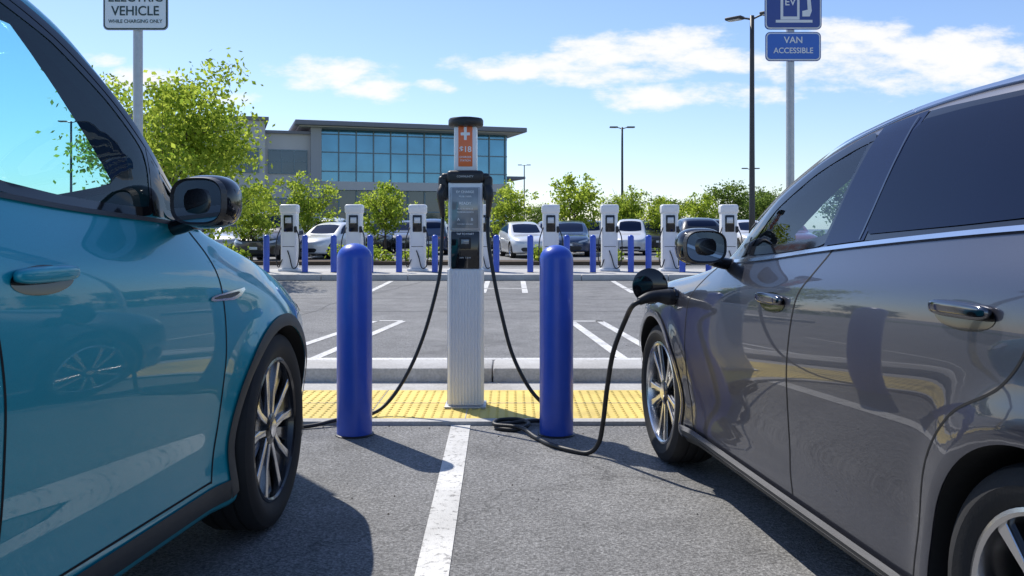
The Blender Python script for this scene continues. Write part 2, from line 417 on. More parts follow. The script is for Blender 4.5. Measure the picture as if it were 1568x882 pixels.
        bmesh.ops.triangulate(bm,faces=bm.faces)
        bm.verts.index_update()
        ab=[(v.co.x,v.co.y) for v in bm.verts]; fs=[[v.index for v in f.verts] for f in bm.faces]; bm.free()
        s.emit(name,ab,fs,mode,off,m,mirror)
    def strip(s,name,pl,w,mode,off,m,mirror=True,sub=10,cat=True,closed=False):
        Q=catmull([(a,b,0) for a,b in pl],sub) if cat else [Vector((p[0],p[1],0)) for p in pl]
        ab=[];fs=[]; n_=len(Q)
        for k,q in enumerate(Q):
            if closed: t=(Q[(k+1)%n_]-Q[k-1]).normalized()
            else: t=(Q[min(k+1,n_-1)]-Q[max(k-1,0)]).normalized()
            n=Vector((-t.y,t.x,0))
            ab+=[(q.x+n.x*w/2,q.y+n.y*w/2),(q.x-n.x*w/2,q.y-n.y*w/2)]
        for k in range(n_ if closed else n_-1):
            a=k; b=(k+1)%n_; fs.append([2*a,2*a+1,2*b+1,2*b])
        s.emit(name,ab,fs,mode,off,m,mirror)
    def border(s,name,outline,w,mode,off,m,mirror=True,it=3):
        P=chaikin(outline,it); Q=[]
        for i in range(len(P)):
            A=P[i];B=P[(i+1)%len(P)]; k=max(1,int((B-A).length/.05))
            for j in range(k): Q.append(A.lerp(B,j/k))
        s.strip(name,Q,w,mode,off,m,mirror,cat=False,closed=True)
    def archtrim(s,m,w=.045,off=.006):
        for nm,ax in (('front_arch_trim',0),('rear_arch_trim',s.wb)):
            ab=[];fs=[];n=60; a0,a1=R(-18),R(198)
            for k in range(n+1):
                a=a0+(a1-a0)*k/n
                for r in (s.arch-.002,s.arch+w*.5,s.arch+w): ab.append((ax+r*math.cos(a),s.Rw+r*math.sin(a)))
            for k in range(n):
                for j in range(2): fs.append([3*k+j,3*k+j+1,3*k+j+4,3*k+j+3])
            s.emit(nm,ab,fs,'side',off,m,True)
    def add_mesh(s,name,obj,both=False):
        me=obj.data; 
        s.parts.append((name,me))
        if both:
            m2=me.copy(); m2.transform(Matrix.Scale(-1,4,(0,1,0))); m2.flip_normals(); s.parts.append((name,m2))
        bpy.data.objects.remove(obj)
    def place(s,name,loc,rz,scale=1,color=None):
        e=empty(name,loc,rz,scale)
        for n,me in s.parts:
            o=bpy.data.objects.new(n,me); link(o,e)
            if color: o.color=(*color,1)
        return e
def prism(name,poly,y0,y1,m,tilt=0):
    bm=bmesh.new(); a=[];b=[]
    for (x,z) in poly:
        r=math.hypot(x,z); t=tilt(r) if tilt else 0
        a.append(bm.verts.new((x,y0+t,z))); b.append(bm.verts.new((x,y1+t,z)))
    n=len(poly); bm.faces.new(a); bm.faces.new(b[::-1])
    for i in range(n): bm.faces.new((a[i],b[i],b[(i+1)%n],a[(i+1)%n]))
    bmesh.ops.recalc_face_normals(bm,faces=bm.faces)
    bmesh.ops.bevel(bm,geom=[e for e in bm.edges if abs(e.verts[0].co.y-e.verts[1].co.y)<.02],offset=.002,segments=1,affect='EDGES')
    me=bpy.data.meshes.new(name); bm.to_mesh(me); bm.free(); me.materials.append(m); return me
def join_meshes(name,meshes):
    bm=bmesh.new()
    for me in meshes: bm.from_mesh(me)
    out=bpy.data.meshes.new(name); bm.to_mesh(out); bm.free()
    for mt in meshes[0].materials: out.materials.append(mt)
    return out
def rotpoly(poly,a):
    c,s_=math.cos(a),math.sin(a); return [(x*c-z*s_,x*s_+z*c) for x,z in poly]
def wheel_parts(car,style,n=64,steer=0):
    Rw=car.Rw; rim=Rw*.725; hw=.118
    prof=[(rim-.004,.098),(rim+.012,.112),(rim+.035,.120),((rim+Rw)/2,.1235),(Rw-.03,.118),(Rw-.012,.108),(Rw-.003,.092),(Rw,.080),
          (Rw,.056),(Rw-.008,.054),(Rw-.008,.046),(Rw,.044),(Rw,.008),(Rw-.008,.006),(Rw-.008,-.006),(Rw,-.008),(Rw,-.044),(Rw-.008,-.046),(Rw-.008,-.054),(Rw,-.056),
          (Rw,-.080),(Rw-.012,-.108),(Rw-.03,-.118),((rim+Rw)/2,-.1235),(rim-.004,-.10)]
    t=lathe('tyre',prof,M['rubber'],axis='y',n=n,closed=True,angle=30).data
    rp=[(rim+.003,.096),(rim+.004,.108),(rim-.006,.111),(rim-.014,.104),(rim-.022,.07),(rim-.03,-.09),(rim-.02,-.10),(rim,-.10)]
    r=lathe('rim',rp,M['alloy'] if style!=1 else M['darkalloy'],axis='y',n=n,closed=True,angle=25).data
    bk=lathe('hub_back',[(rim-.026,-.03),(rim-.026,-.02)],M['well'],axis='y',n=32).data
    ds=lathe('brake_disc',[(rim*.66,.0),(rim*.66,.012),(rim*.28,.014),(.02,.014)],M['disc'],axis='y',n=40).data
    hub=lathe('hub_cap',[(.062,.05),(.062,.088),(.05,.094),(.03,.096),(.001,.097)],M['darkalloy'],axis='y',n=32).data
    ringm=lathe('hub_ring',[(.034,.0955),(.034,.0985),(.027,.099),(.001,.099)],M['chrome'],axis='y',n=28).data
    tilt=lambda q: .012*((q/rim)**2)-.004
    sil=[];dk=[]
    re=rim-.014
    if style==1:
        for k in range(5):
            a=2*math.pi*k/5+.3
            for sg in (1,-1):
                sil.append(prism('s',rotpoly([(.045,sg*.008),(.05,sg*.034),(re*.55,sg*.052),(re,sg*.098),(re,sg*.062),(re*.55,sg*.022)],a),.066,.090,M['alloy'],tilt))
            dk.append(prism('d',rotpoly([(.05,-.02),(.05,.02),(re,.062),(re,-.062)],a),.056,.076,M['darkalloy'],tilt))
            b=a+math.pi/5
            dk.append(prism('d',rotpoly([(.05,-.012),(.05,.012),(re,.03),(re,-.03)],b),.05,.072,M['darkalloy'],tilt))
    elif style==2:
        for k in range(10):
            a=2*math.pi*k/10+.1+(.10 if k%2 else -.10)
            sil.append(prism('s',rotpoly([(.045,-.011),(.045,.011),(re*.6,.010),(re,.019),(re,-.019),(re*.6,-.010)],a),.060,.090,M['alloy'],tilt))
            dk.append(prism('d',rotpoly([(.045,-.017),(.045,.017),(re,.028),(re,-.028)],a),.046,.078,M['darkalloy'],tilt))
    else:
        for k in range(5):
            a=2*math.pi*k/5
            sil.append(prism('s',rotpoly([(.04,-.025),(.04,.025),(re,.045),(re,-.045)],a),.06,.09,M['alloy'],tilt))
        dk.append(prism('d',[(.05,-.01),(.05,.01),(.1,0)],.05,.07,M['darkalloy']))
    spk=join_meshes('spokes',sil); dkm=join_meshes('dark_spokes',dk)
    allp=[('tyre',t),('rim',r),('hub_back',bk),('brake_disc',ds),('hub_cap',hub),('hub_ring',ringm),('spokes',spk),('dark_spokes',dkm)]
    for wn,ax in (('front',0),('rear',car.wb)):
        for sd in (1,-1):
            for nm,me in allp:
                m2=me.copy()
                T=Matrix.Translation((ax,sd*.797,Rw))@(Matrix.Rotation(R(steer) if ax==0 else 0,4,'Z'))@(Matrix.Rotation(R(180),4,'Z') if sd<0 else Matrix.Identity(4))
                m2.transform(T); car.parts.append((wn+'_'+nm,m2))
    for o in [o for o in scene.objects if o.name.split('.')[0] in ('tyre','rim','hub_back','brake_disc','hub_cap','hub_ring') and o.parent is None]:
        bpy.data.objects.remove(o)
def ellipsoid(name,c,r,m,pw=2.6,n=28):
    V=[];F=[]
    def sp(v,e): return math.copysign(abs(v)**e,v)
    e=2/pw
    for i in range(n+1):
        th=math.pi*i/n-math.pi/2
        for j in range(n):
            ph=2*math.pi*j/n
            V.append((c[0]+r[0]*sp(math.cos(th),e)*sp(math.cos(ph),e),c[1]+r[1]*sp(math.cos(th),e)*sp(math.sin(ph),e),c[2]+r[2]*sp(math.sin(th),e)))
    for i in range(n):
        for j in range(n):
            k=(j+1)%n; F.append((i*n+j,i*n+k,(i+1)*n+k,(i+1)*n+j))
    bm=bmesh.new(); me=bpy.data.meshes.new('t'); me.from_pydata(V,[],F); bm.from_mesh(me); bmesh.ops.remove_doubles(bm,verts=bm.verts,dist=1e-6)
    bmesh.ops.recalc_face_normals(bm,faces=bm.faces)
    return bmobj(name,bm,m,None,True,60)
def handle(car,s0,s1,z,m,recess=True):
    c=(s0+s1)/2; p,n=car.proj(c,z,'side',0)
    if recess: 
        el=[(c+math.cos(a)*(s1-s0)*.52,z-.008+math.sin(a)*.036) for a in np.linspace(0,2*math.pi,28)[:-1]]
        car.patch('handle_recess',el,'side',.0015,M['blackgloss'],step=.1,round_=0)
    o=ellipsoid('door_handle',(c,p.y+.014,z+.006),((s1-s0)/2,.018,.020),m,3.4); car.add_mesh('door_handle',o,True)
def mirror(car,s,zc,w,h,y0,m_shell):
    yo=y0+w/2
    o=ellipsoid('mirror_housing',(s,yo,zc),(.085,w/2,h/2),m_shell,2.7); car.add_mesh('mirror_housing',o,True)
    V=[];n=36
    def sp(v): return math.copysign(abs(v)**(2/3),v)
    bz=[(s+.062,yo+sp(math.cos(a))*w*.455,zc+sp(math.sin(a))*h*.45) for a in np.linspace(0,2*math.pi,n+1)[:-1]]
    bz2=[(s+.092,yo+sp(math.cos(a))*w*.43,zc+sp(math.sin(a))*h*.425) for a in np.linspace(0,2*math.pi,n+1)[:-1]]
    bz3=[(s+.080,yo+sp(math.cos(a))*w*.395,zc+sp(math.sin(a))*h*.385) for a in np.linspace(0,2*math.pi,n+1)[:-1]]
    F=[(i,(i+1)%n,n+(i+1)%n,n+i) for i in range(n)]+[(n+i,n+(i+1)%n,2*n+(i+1)%n,2*n+i) for i in range(n)]
    o=mobj('mirror_bezel',bz+bz2+bz3,F,M['black']); car.add_mesh('mirror_bezel',o,True)
    g=[(p[0]+.0005,p[1],p[2]) for p in bz3]
    o=mobj('mirror_glass',g,[list(range(n))],M['mirror']); car.add_mesh('mirror_glass',o,True)
    o=tube('mirror_arm',[(s-.02,y0-.09,zc-h*.52),(s-.01,y0-.02,zc-h*.48),(s,y0+.05,zc-h*.36)],.026,M['blackgloss'],sub=6); car.add_mesh('mirror_arm',o,True)
def interior(c,sf,zd,ztop):
    for y in (-.36,.36):
        c.add_mesh('seat_cushion',box('x',(sf+.62,y,.62),(.52,.50,.20),M['interior'],None,.06,3))
        c.add_mesh('seat_back',box('x',(sf+.93,y,.95),(.16,.48,.62),M['interior'],None,.06,3,Matrix.Rotation(R(14),3,'Y')))
        c.add_mesh('head_rest',box('x',(sf+1.05,y,zd+.19),(.10,.27,.17),M['interior'],None,.04,3))
    c.add_mesh('rear_bench',box('x',(sf+1.82,0,.85),(.16,1.3,.70),M['interior'],None,.06,3))
    ring=[(sf+.14+.045*math.sin(a)*1.0,-.36+.18*math.cos(a),zd-.02+.17*math.sin(a)) for a in np.linspace(0,2*math.pi,37)]
    c.add_mesh('steering_wheel',tube('x',ring,.015,M['black'],n=8,sub=1))
    c.add_mesh('steering_hub',box('x',(sf+.12,-.36,zd-.03),(.05,.17,.09),M['black'],None,.02))
    c.add_mesh('rear_view_mirror',box('x',(sf-.08,0,ztop-.17),(.04,.24,.07),M['black'],None,.015))
    c.add_mesh('dash_display',box('x',(sf-.06,0,zd+.03),(.03,.28,.14),M['blackgloss'],None,.01))

def common_ends(c,beltn,ws,rw,wsm):
    c.patch('windshield',ws,'top',.003,wsm,False,.08,2)
    c.patch('rear_window',rw,'top',.004,M['glass'],False,.08,2)
    c.patch('head_lamp',[(.42,beltn-.13),(.70,beltn-.08),(.80,beltn-.04),(.80,beltn+.02),(.66,beltn+.0),(.42,beltn-.07)],'front',.004,M['lamp'],True,.05,1)
    c.patch('lower_grille',[(-.5,.30),(.5,.30),(.58,.42),(.5,.48),(-.5,.48),(-.58,.42)],'front',.004,M['black'],False,.08,1)
    c.patch('front_number_plate',[(-.15,.50),(.15,.50),(.15,.60),(-.15,.60)],'front',.006,M['signwhite'],False,.08,0)
    c.patch('tail_lamp',[(.35,.90),(.80,.90),(.82,1.0),(.35,.98)],'rear',.004,M['red'],True,.05,1)
    c.patch('rear_bumper',[(-.7,.28),(.7,.28),(.72,.44),(-.72,.44)],'rear',.004,M['black'],False,.08,1)
    c.patch('number_plate',[(-.15,.60),(.15,.60),(.15,.75),(-.15,.75)],'rear',.006,M['signwhite'],False,.08,0)

GRAY=[(-.90,0,.30,.62,0,.64,.66),(-.89,.42,.28,.66,.36,.68,.70),(-.85,.63,.25,.71,.52,.74,.77),(-.72,.785,.23,.78,.62,.81,.85),(-.45,.885,.21,.86,.68,.89,.93),
 (-.1,.925,.20,.92,.70,.95,.99),(.3,.93,.19,.97,.72,.99,1.03),(.6,.93,.19,1.02,.74,1.035,1.06),(.74,.93,.19,1.045,.77,1.09,1.11),(.93,.93,.19,1.07,.80,1.20,1.225),
 (1.2,.93,.19,1.09,.795,1.345,1.38),(1.53,.93,.19,1.12,.735,1.495,1.54),(1.94,.93,.19,1.155,.69,1.57,1.625),(2.4,.93,.19,1.19,.67,1.59,1.65),(3.0,.93,.20,1.215,.66,1.56,1.62),
 (3.35,.925,.21,1.20,.66,1.47,1.51),(3.6,.90,.23,1.14,.68,1.25,1.28),(3.74,.86,.25,1.05,.66,1.09,1.11),(3.83,.72,.28,.99,.58,1.02,1.03),(3.88,.45,.30,.95,.36,.97,.98),(3.89,0,.32,.92,0,.94,.95)]
TEAL=[(-.88,0,.32,.74,0,.76,.78),(-.87,.42,.30,.78,.36,.80,.82),(-.80,.66,.26,.82,.54,.85,.88),(-.62,.81,.24,.88,.62,.91,.95),(-.35,.885,.22,.95,.68,.98,1.02),
 (-.1,.92,.20,1.02,.70,1.05,1.09),(.1,.93,.19,1.08,.72,1.11,1.145),(.42,.93,.19,1.16,.75,1.185,1.21),(.56,.93,.19,1.19,.79,1.27,1.29),(.82,.93,.19,1.215,.80,1.53,1.56),
 (1.12,.93,.19,1.235,.72,1.80,1.85),(1.42,.93,.19,1.265,.68,1.90,1.96),(1.9,.93,.19,1.31,.66,1.93,2.0),(2.6,.93,.19,1.35,.65,1.90,1.97),(3.2,.93,.20,1.36,.64,1.80,1.85),
 (3.5,.90,.24,1.32,.66,1.52,1.56),(3.68,.86,.28,1.20,.66,1.26,1.29),(3.80,.74,.30,1.10,.58,1.13,1.15),(3.86,.45,.32,1.04,.36,1.06,1.07),(3.87,0,.34,1.0,0,1.02,1.03)]
def gray_car(res,full,paintm,name,style):
    g1=[(1.00,1.105),(1.22,1.285),(1.46,1.405),(1.68,1.475),(1.79,1.497),(1.69,1.158),(1.4,1.132)]
    ws=[(.76,-.62),(.70,-.3),(.68,0),(.70,.3),(.76,.62),(1.44,.57),(1.50,.3),(1.52,0),(1.50,-.3),(1.44,-.57)]
    c=Car(name,GRAY,2.77,.355,.395,paintm,res=res,hollow=dict(zd=1.045,s0=.94,sf=1.15,side=[g1],ws=ws,wz=1.07) if full else None)
    dlo=[(.93,1.078),(1.2,1.30),(1.45,1.42),(1.72,1.505),(2.1,1.545),(2.6,1.545),(3.0,1.50),(3.28,1.36),(3.30,1.225),(2.64,1.205),(1.8,1.155)]
    g2=[(1.92,1.18),(2.00,1.515),(2.2,1.525),(2.62,1.528),(2.66,1.225),(2.4,1.207)]
    g3=[(2.72,1.23),(2.70,1.515),(2.96,1.475),(3.20,1.36),(3.22,1.245)]
    if full:
        c.patch('front_door_glass',g1,'side',.002,M['glass_gray'],round_=3,step=.05)
        c.border('front_window_frame',g1,.034,'side',.004,M['blackgloss'])
        c.patch('mirror_sail',[(.91,1.075),(1.02,1.19),(1.03,1.095)],'side',.005,M['blackgloss'],round_=1)
        c.patch('b_pillar',[(1.68,1.142),(1.80,1.520),(2.02,1.545),(1.93,1.163)],'side',.005,M['pillar'],round_=0,step=.05)
        c.patch('rear_frame',[(1.86,1.158),(1.97,1.54),(2.1,1.545),(2.6,1.545),(3.0,1.50),(3.28,1.36),(3.30,1.225),(2.64,1.205)],'side',.003,M['blackgloss'],round_=0,step=.06)
        c.strip('b_pillar_trim',[(1.905,1.165),(1.94,1.3),(1.965,1.42),(1.985,1.53)],.007,'side',.0075,M['darkchrome'])
        c.border('windshield_frame',ws,.05,'top',.004,M['blackgloss'],False,2)
        interior(c,1.2,1.045,1.55)
    else:
        c.patch('window_frame',dlo,'side',.003,M['blackgloss'],round_=1,step=.06)
        c.patch('front_door_glass',g1,'side',.006,M['glass'],round_=1,step=.05)
    c.patch('rear_door_glass',g2,'side',.0065,M['glass'],round_=1,step=.05)
    c.patch('quarter_glass',g3,'side',.0065,M['glass'],round_=1,step=.06)
    common_ends(c,.76,ws,[(3.28,-.56),(3.55,-.56),(3.58,0),(3.55,.56),(3.28,.56)],M['windshield'] if full else M['glass'])
    wheel_parts(c,style,64 if full else 24)
    if full:
        c.strip('belt_trim',[(.90,1.062),(1.2,1.083),(1.72,1.133),(2.3,1.178),(2.8,1.207),(3.3,1.213)],.013,'side',.008,M['chrome'])
        c.strip('roof_trim',[(.97,1.20),(1.1,1.285),(1.3,1.392),(1.53,1.478),(1.94,1.556),(2.4,1.577),(3.0,1.54)],.014,'side',.008,M['chrome'])
        c.strip('front_door_gap',[(.74,1.06),(.60,.98),(.50,.88),(.475,.7),(.47,.5),(.52,.30),(.60,.27)],.007,'side',.001,M['gap'])
        c.strip('mid_door_gap',[(1.76,1.15),(1.68,1.05),(1.61,.95),(1.56,.7),(1.52,.42),(1.56,.29)],.007,'side',.001,M['gap'])
        c.strip('rear_door_gap',[(2.70,1.21),(2.74,1.0),(2.66,.86),(2.48,.76),(2.36,.62),(2.31,.45),(2.29,.29)],.007,'side',.001,M['gap'])
        c.patch('sill_moulding',[(.40,.205),(2.38,.205),(2.37,.262),(.41,.262)],'side',.010,M['cladding'],round_=0,step=.05)
        c.strip('sill_trim',[(.42,.272),(1.0,.272),(1.7,.272),(2.36,.272)],.022,'side',.014,M['chrome'])
        c.strip('hood_gap',[(-.55,.70),(-.2,.72),(.2,.735),(.62,.76)],.007,'top',.001,M['gap'])
        handle(c,1.32,1.53,.945,M['darkchrome']); handle(c,2.40,2.62,1.005,M['darkchrome'])
        mirror(c,.84,1.125,.20,.155,.885,M['blackgloss'])
        c.archtrim(M['gray'],.03,.007)
        el=[(.27+math.cos(a)*.085,.865+math.sin(a)*.075) for a in np.linspace(0,2*math.pi,30)[:-1]]
        c.patch('charge_port_recess',el,'side',.003,M['black'],False,.1,0)
    return c
def teal_car(res,full,paintm,name,style):
    g1=[(.835,1.243),(.825,1.445),(.98,1.59),(1.18,1.725),(1.42,1.815),(1.64,1.84),(1.62,1.312),(1.3,1.272)]
    gq=[(.625,1.232),(.70,1.315),(.765,1.385),(.775,1.243)]
    ws=[(.60,-.62),(.54,-.3),(.52,0),(.54,.3),(.60,.62),(1.14,.58),(1.20,.3),(1.22,0),(1.20,-.3),(1.14,-.58)]
    c=Car(name,TEAL,2.85,.39,.42,paintm,res=res,hollow=dict(zd=1.195,s0=.68,sf=1.05,side=[g1,gq],ws=ws,wz=1.22) if full else None)
    dlo=[(.55,1.215),(.70,1.345),(.86,1.50),(1.04,1.64),(1.25,1.74),(1.6,1.80),(2.2,1.82),(2.8,1.80),(3.15,1.70),(3.35,1.5),(3.32,1.375),(2.6,1.365),(1.9,1.335),(1.3,1.29),(.8,1.237)]
    if full:
        c.patch('front_door_glass',g1,'side',.002,M['glass_teal'],round_=3,step=.05)
        c.patch('front_quarter_glass',gq,'side',.002,M['glass_teal'],round_=3,step=.05)
        c.border('front_window_frame',g1,.028,'side',.004,M['blackgloss']); c.border('quarter_window_frame',gq,.022,'side',.0045,M['blackgloss'])
        c.patch('a_pillar_divider',[(.775,1.235),(.765,1.40),(.825,1.46),(.84,1.24)],'side',.005,M['blackgloss'],round_=0,step=.05)
        c.patch('b_pillar',[(1.63,1.30),(1.64,1.85),(1.80,1.86),(1.79,1.315)],'side',.005,M['blackgloss'],round_=0,step=.05)
        c.strip('a_pillar_trim',[(.575,1.235),(.70,1.345),(.82,1.465),(.98,1.612),(1.18,1.745),(1.42,1.836),(1.64,1.86),(1.9,1.865)],.026,'side',.0055,M['blackgloss'])
        c.patch('rear_frame',[(1.75,1.315),(1.76,1.855),(2.2,1.865),(2.8,1.83),(3.15,1.70),(3.35,1.5),(3.32,1.375),(2.6,1.365)],'side',.003,M['blackgloss'],round_=0,step=.06)
        c.border('windshield_frame',ws,.05,'top',.004,M['blackgloss'],False,2)
        interior(c,1.1,1.195,1.85)
    else:
        c.patch('window_frame',dlo,'side',.003,M['blackgloss'],round_=1,step=.06)
        c.patch('front_door_glass',[(.92,1.27),(.905,1.45),(1.07,1.585),(1.26,1.685),(1.58,1.75),(1.64,1.75),(1.62,1.338),(1.3,1.31)],'side',.006,M['glass'],round_=1,step=.05)
    c.patch('rear_door_glass',[(1.81,1.355),(1.82,1.775),(2.2,1.795),(2.66,1.775),(2.68,1.385)],'side',.0065,M['glass'],round_=1,step=.05)
    c.patch('rear_quarter_glass',[(2.76,1.39),(2.74,1.765),(3.1,1.67),(3.26,1.5),(3.25,1.40)],'side',.0065,M['glass'],round_=1,step=.06)
    common_ends(c,.84,ws,[(3.25,-.56),(3.55,-.56),(3.58,0),(3.55,.56),(3.25,.56)],M['windshield'] if full else M['glass'])
    wheel_parts(c,style,64 if full else 24,5 if full else 0)
    if full:
        c.strip('belt_seal',[(.50,1.195),(.8,1.222),(1.3,1.255),(1.9,1.312),(2.6,1.352),(3.3,1.365)],.014,'side',.007,M['black'])
        c.strip('front_door_gap',[(.62,1.20),(.55,1.10),(.51,.95),(.50,.75),(.52,.5),(.56,.33)],.008,'side',.001,M['gap'])
        c.strip('mid_door_gap',[(1.72,1.29),(1.68,1.1),(1.63,.95),(1.60,.7),(1.59,.5),(1.62,.33)],.008,'side',.001,M['gap'])
        c.strip('rear_door_gap',[(2.74,1.36),(2.80,1.1),(2.72,.95),(2.5,.8),(2.38,.6),(2.35,.33)],.008,'side',.001,M['gap'])
        c.strip('lower_door_gap',[(.56,.335),(1.2,.335),(1.8,.335),(2.35,.335)],.007,'side',.001,M['gap'])
        c.patch('sill_cladding',[(.44,.20),(2.42,.20),(2.40,.315),(.455,.315)],'side',.007,M['cladding'],round_=0,step=.05)
        handle(c,1.35,1.58,1.085,M['teal'],True)
        c.patch('fender_emblem',[(.30,.985),(.60,.972),(.62,.955),(.40,.945)],'side',.005,M['chrome'],round_=1)
        c.patch('fender_emblem_inset',[(.36,.975),(.57,.968),(.59,.960),(.43,.956)],'side',.007,M['cladding'],round_=1)
        mirror(c,.74,1.285,.195,.17,.885,M['blackgloss'])
        c.archtrim(M['cladding'],.045,.007)
    return c

Cg=gray_car(.022,True,M['gray'],'gray_suv',2)
g_rz=math.atan2(-.993,.122)
g_loc=(1.664,4.668,0)
g_root=Cg.place('gray_electric_suv',g_loc,g_rz)
Ct=teal_car(.022,True,M['teal'],'teal_suv',1)
t_root=Ct.place('teal_electric_suv',(-1.854,3.67,0),math.atan2(-.993,-.12))
p,n=Cg.proj(.27,.865,'side',0); py=-p.y
flap=lathe('charge_flap',[(.001,.0),(.083,.0),(.089,.004),(.089,.009),(.083,.013),(.001,.013)],M['blackgloss'],axis='x',n=40)
flap.data.transform(Matrix.Translation((.17,py-.10,.915))@Matrix.Rotation(R(-28),4,'Z')); flap.parent=g_root
hg=box('flap_hinge',(.185,py-.006,.895),(.03,.05,.03),M['black'],g_root,.006)
plug=tube('charge_plug',[(.27,py+.01,.865),(.27,py-.04,.868),(.275,py-.09,.872),(.285,py-.14,.868),(.295,py-.19,.850)],.03,M['black'],g_root,n=16,radii=[.036,.040,.030,.026,.02])
ring=lathe('charge_inlet',[(.044,.0),(.044,.012),(.03,.012),(.03,.0)],M['blackgloss'],g_root,axis='y',n=30,loc=(.27,py-.014,.865))
Mg=Matrix.Translation(g_loc)@Matrix.Rotation(g_rz,4,'Z')
plug_end=Mg@Vector((.295,py-.19,.850))
# ------------------------------------------------------------------ ground
GX=700
mobj('ground',[(-GX,-60,0),(GX,-60,0),(GX,1400,0),(-GX,1400,0)],[(0,1,2,3)],M['asphalt'])
def sheet(name,x0,x1,y0,y1,z,m,parent=None):
    return mobj(name,[(x0,y0,z),(x1,y0,z),(x1,y1,z),(x0,y1,z)],[(0,1,2,3)],m,parent)
mk=empty('parking_markings')
def stripe(x0,y0,x1,y1,w,nm='stripe',z=.004):
    d=Vector((x1-x0,y1-y0,0)).normalized(); n=Vector((-d.y,d.x,0))*w/2
    a=Vector((x0,y0,z));b=Vector((x1,y1,z))
    mobj(nm,[a-n,b-n,b+n,a+n],[(0,1,2,3)],M['line'],mk)
stripe(-.312,5.375,-.235,.2,.118)
for sx in(-1,1): stripe(sx*2.9-.31,5.3,sx*2.9-.18,.2,.115)
stripe(-8,8.1,9,8.1,.12)
stripe(-1.42,11.4,-1.82,8.16,.10); stripe(-1.72,11.45,-1.42,11.45,.1)
stripe(-1.78,11.4,-2.3,8.16,.10)
stripe(.77,11.3,1.02,8.16,.10); stripe(1.13,11.45,1.42,8.16,.10); stripe(.72,11.4,1.18,11.4,.1)
stripe(3.7,11.4,4.2,8.16,.1);stripe(-4.5,11.4,-5.0,8.16,.1)
for x in (-8,-5.4,-2.75,-.55,.25,2.3,3.1,5.6,8.2):
    stripe(x,20.1,x*.98,16.4,.11)
stripe(-.6,17.6,.3,17.6,.1); stripe(2.2,17.6,3.1,17.6,.1)
for x in (-14,-11,-8.4,-5.8,-3.2,-.6,2,4.6,7.2,9.8,12.4,15,17.6,-16.6,-19.2):
    stripe(x,38,x,33,.12); stripe(x,48,x,43,.12)
# tar-sealed joints in the lot
random.seed(31); V=[];F=[]
def tar(x0,y0,x1,y1,w,amp):
    n=40; b=len(V); d=Vector((x1-x0,y1-y0)); nn=Vector((-d.y,d.x)).normalized(); o=0
    for i in range(n+1):
        t=i/n; o+=random.gauss(0,amp); o*=.92; p=Vector((x0,y0))+d*t+nn*o; ww=w*random.uniform(.6,1.2)
        V.extend([(p.x+nn.x*ww,p.y+nn.y*ww,.002),(p.x-nn.x*ww,p.y-nn.y*ww,.002)])
    for i in range(n): F.append((b+2*i,b+2*i+1,b+2*i+3,b+2*i+2))
tar(-6,15.2,7,14.6,.012,.03); tar(-7,12.6,6,12.9,.012,.02); tar(1.9,8.6,3.6,19.8,.012,.04); tar(-3.4,9,-2.2,20,.012,.03)
mobj('tar_joints',V,F,M['tar'])
V=[];F=[]; random.seed(77)
for i in range(420):
    x=random.uniform(-2.5,2.5); y=random.uniform(2.2,11) if random.random()<.6 else random.choice((5.36,7.25))+random.gauss(0,.05)
    s_=random.uniform(.002,.007); b=len(V)
    for k in range(4):
        a=k*math.pi/2+random.random(); V.append((x+s_*math.cos(a),y+s_*math.sin(a),.001))
    V.append((x,y,s_*.9+.001)); F+=[(b,b+1,b+4),(b+1,b+2,b+4),(b+2,b+3,b+4),(b+3,b,b+4)]
mobj('gravel_litter',V,F,M['bark'])
# near island
isl=empty('charging_island')
boxes('kerb_edge',[((0,5.42,.012),(14,.09,.024))],M['concrete'],isl)
sheet('tactile_paving',-7,7,5.465,6.42,.024,M['yellow'],isl)
V=[];F=[]
def dome(x,y,z):
    b=len(V); n=8
    for r,h in ((.0125,0),(.008,.005)):
        for i in range(n):
            a=2*math.pi*i/n; V.append((x+r*math.cos(a),y+r*math.sin(a),z+h))
    for i in range(n): F.append((b+i,b+(i+1)%n,b+n+(i+1)%n,b+n+i))
    F.append([b+n+i for i in range(n)])
xx=-3.4
while xx<3.6:
    yy=5.50
    while yy<6.40: dome(xx,yy,.024); yy+=.058
    xx+=.058
mobj('truncated_domes',V,F,M['yellow'],isl)
boxes('tile_joints',[((x,5.9425,.0245),(.006,.955,.004)) for x in np.arange(-7,7,.61)]+[((0,5.94,.0245),(14,.006,.0035))],M['concrete'],isl)
boxes('walk_strip',[((0,6.59,.012),(14,.33,.022))],M['concrete'],isl)
for i in range(-4,5): box('kerb_segment',(i*1.8+.75,6.98,.065),(1.79,.44,.13),M['concrete'],isl,.012,2)
# far island
fi=empty('far_charging_island')
for i in range(-5,6): box('kerb_segment',(i*2.0+.6,20.42,.07),(1.99,.24,.14),M['concrete'],fi,.015,2)
boxes('island_top',[((.6,22.1,.064),(22,3.1,.128))],M['concrete'],fi)
box('kerb_back',(.6,23.75,.07),(22,.2,.14),M['concrete'],fi,.015)
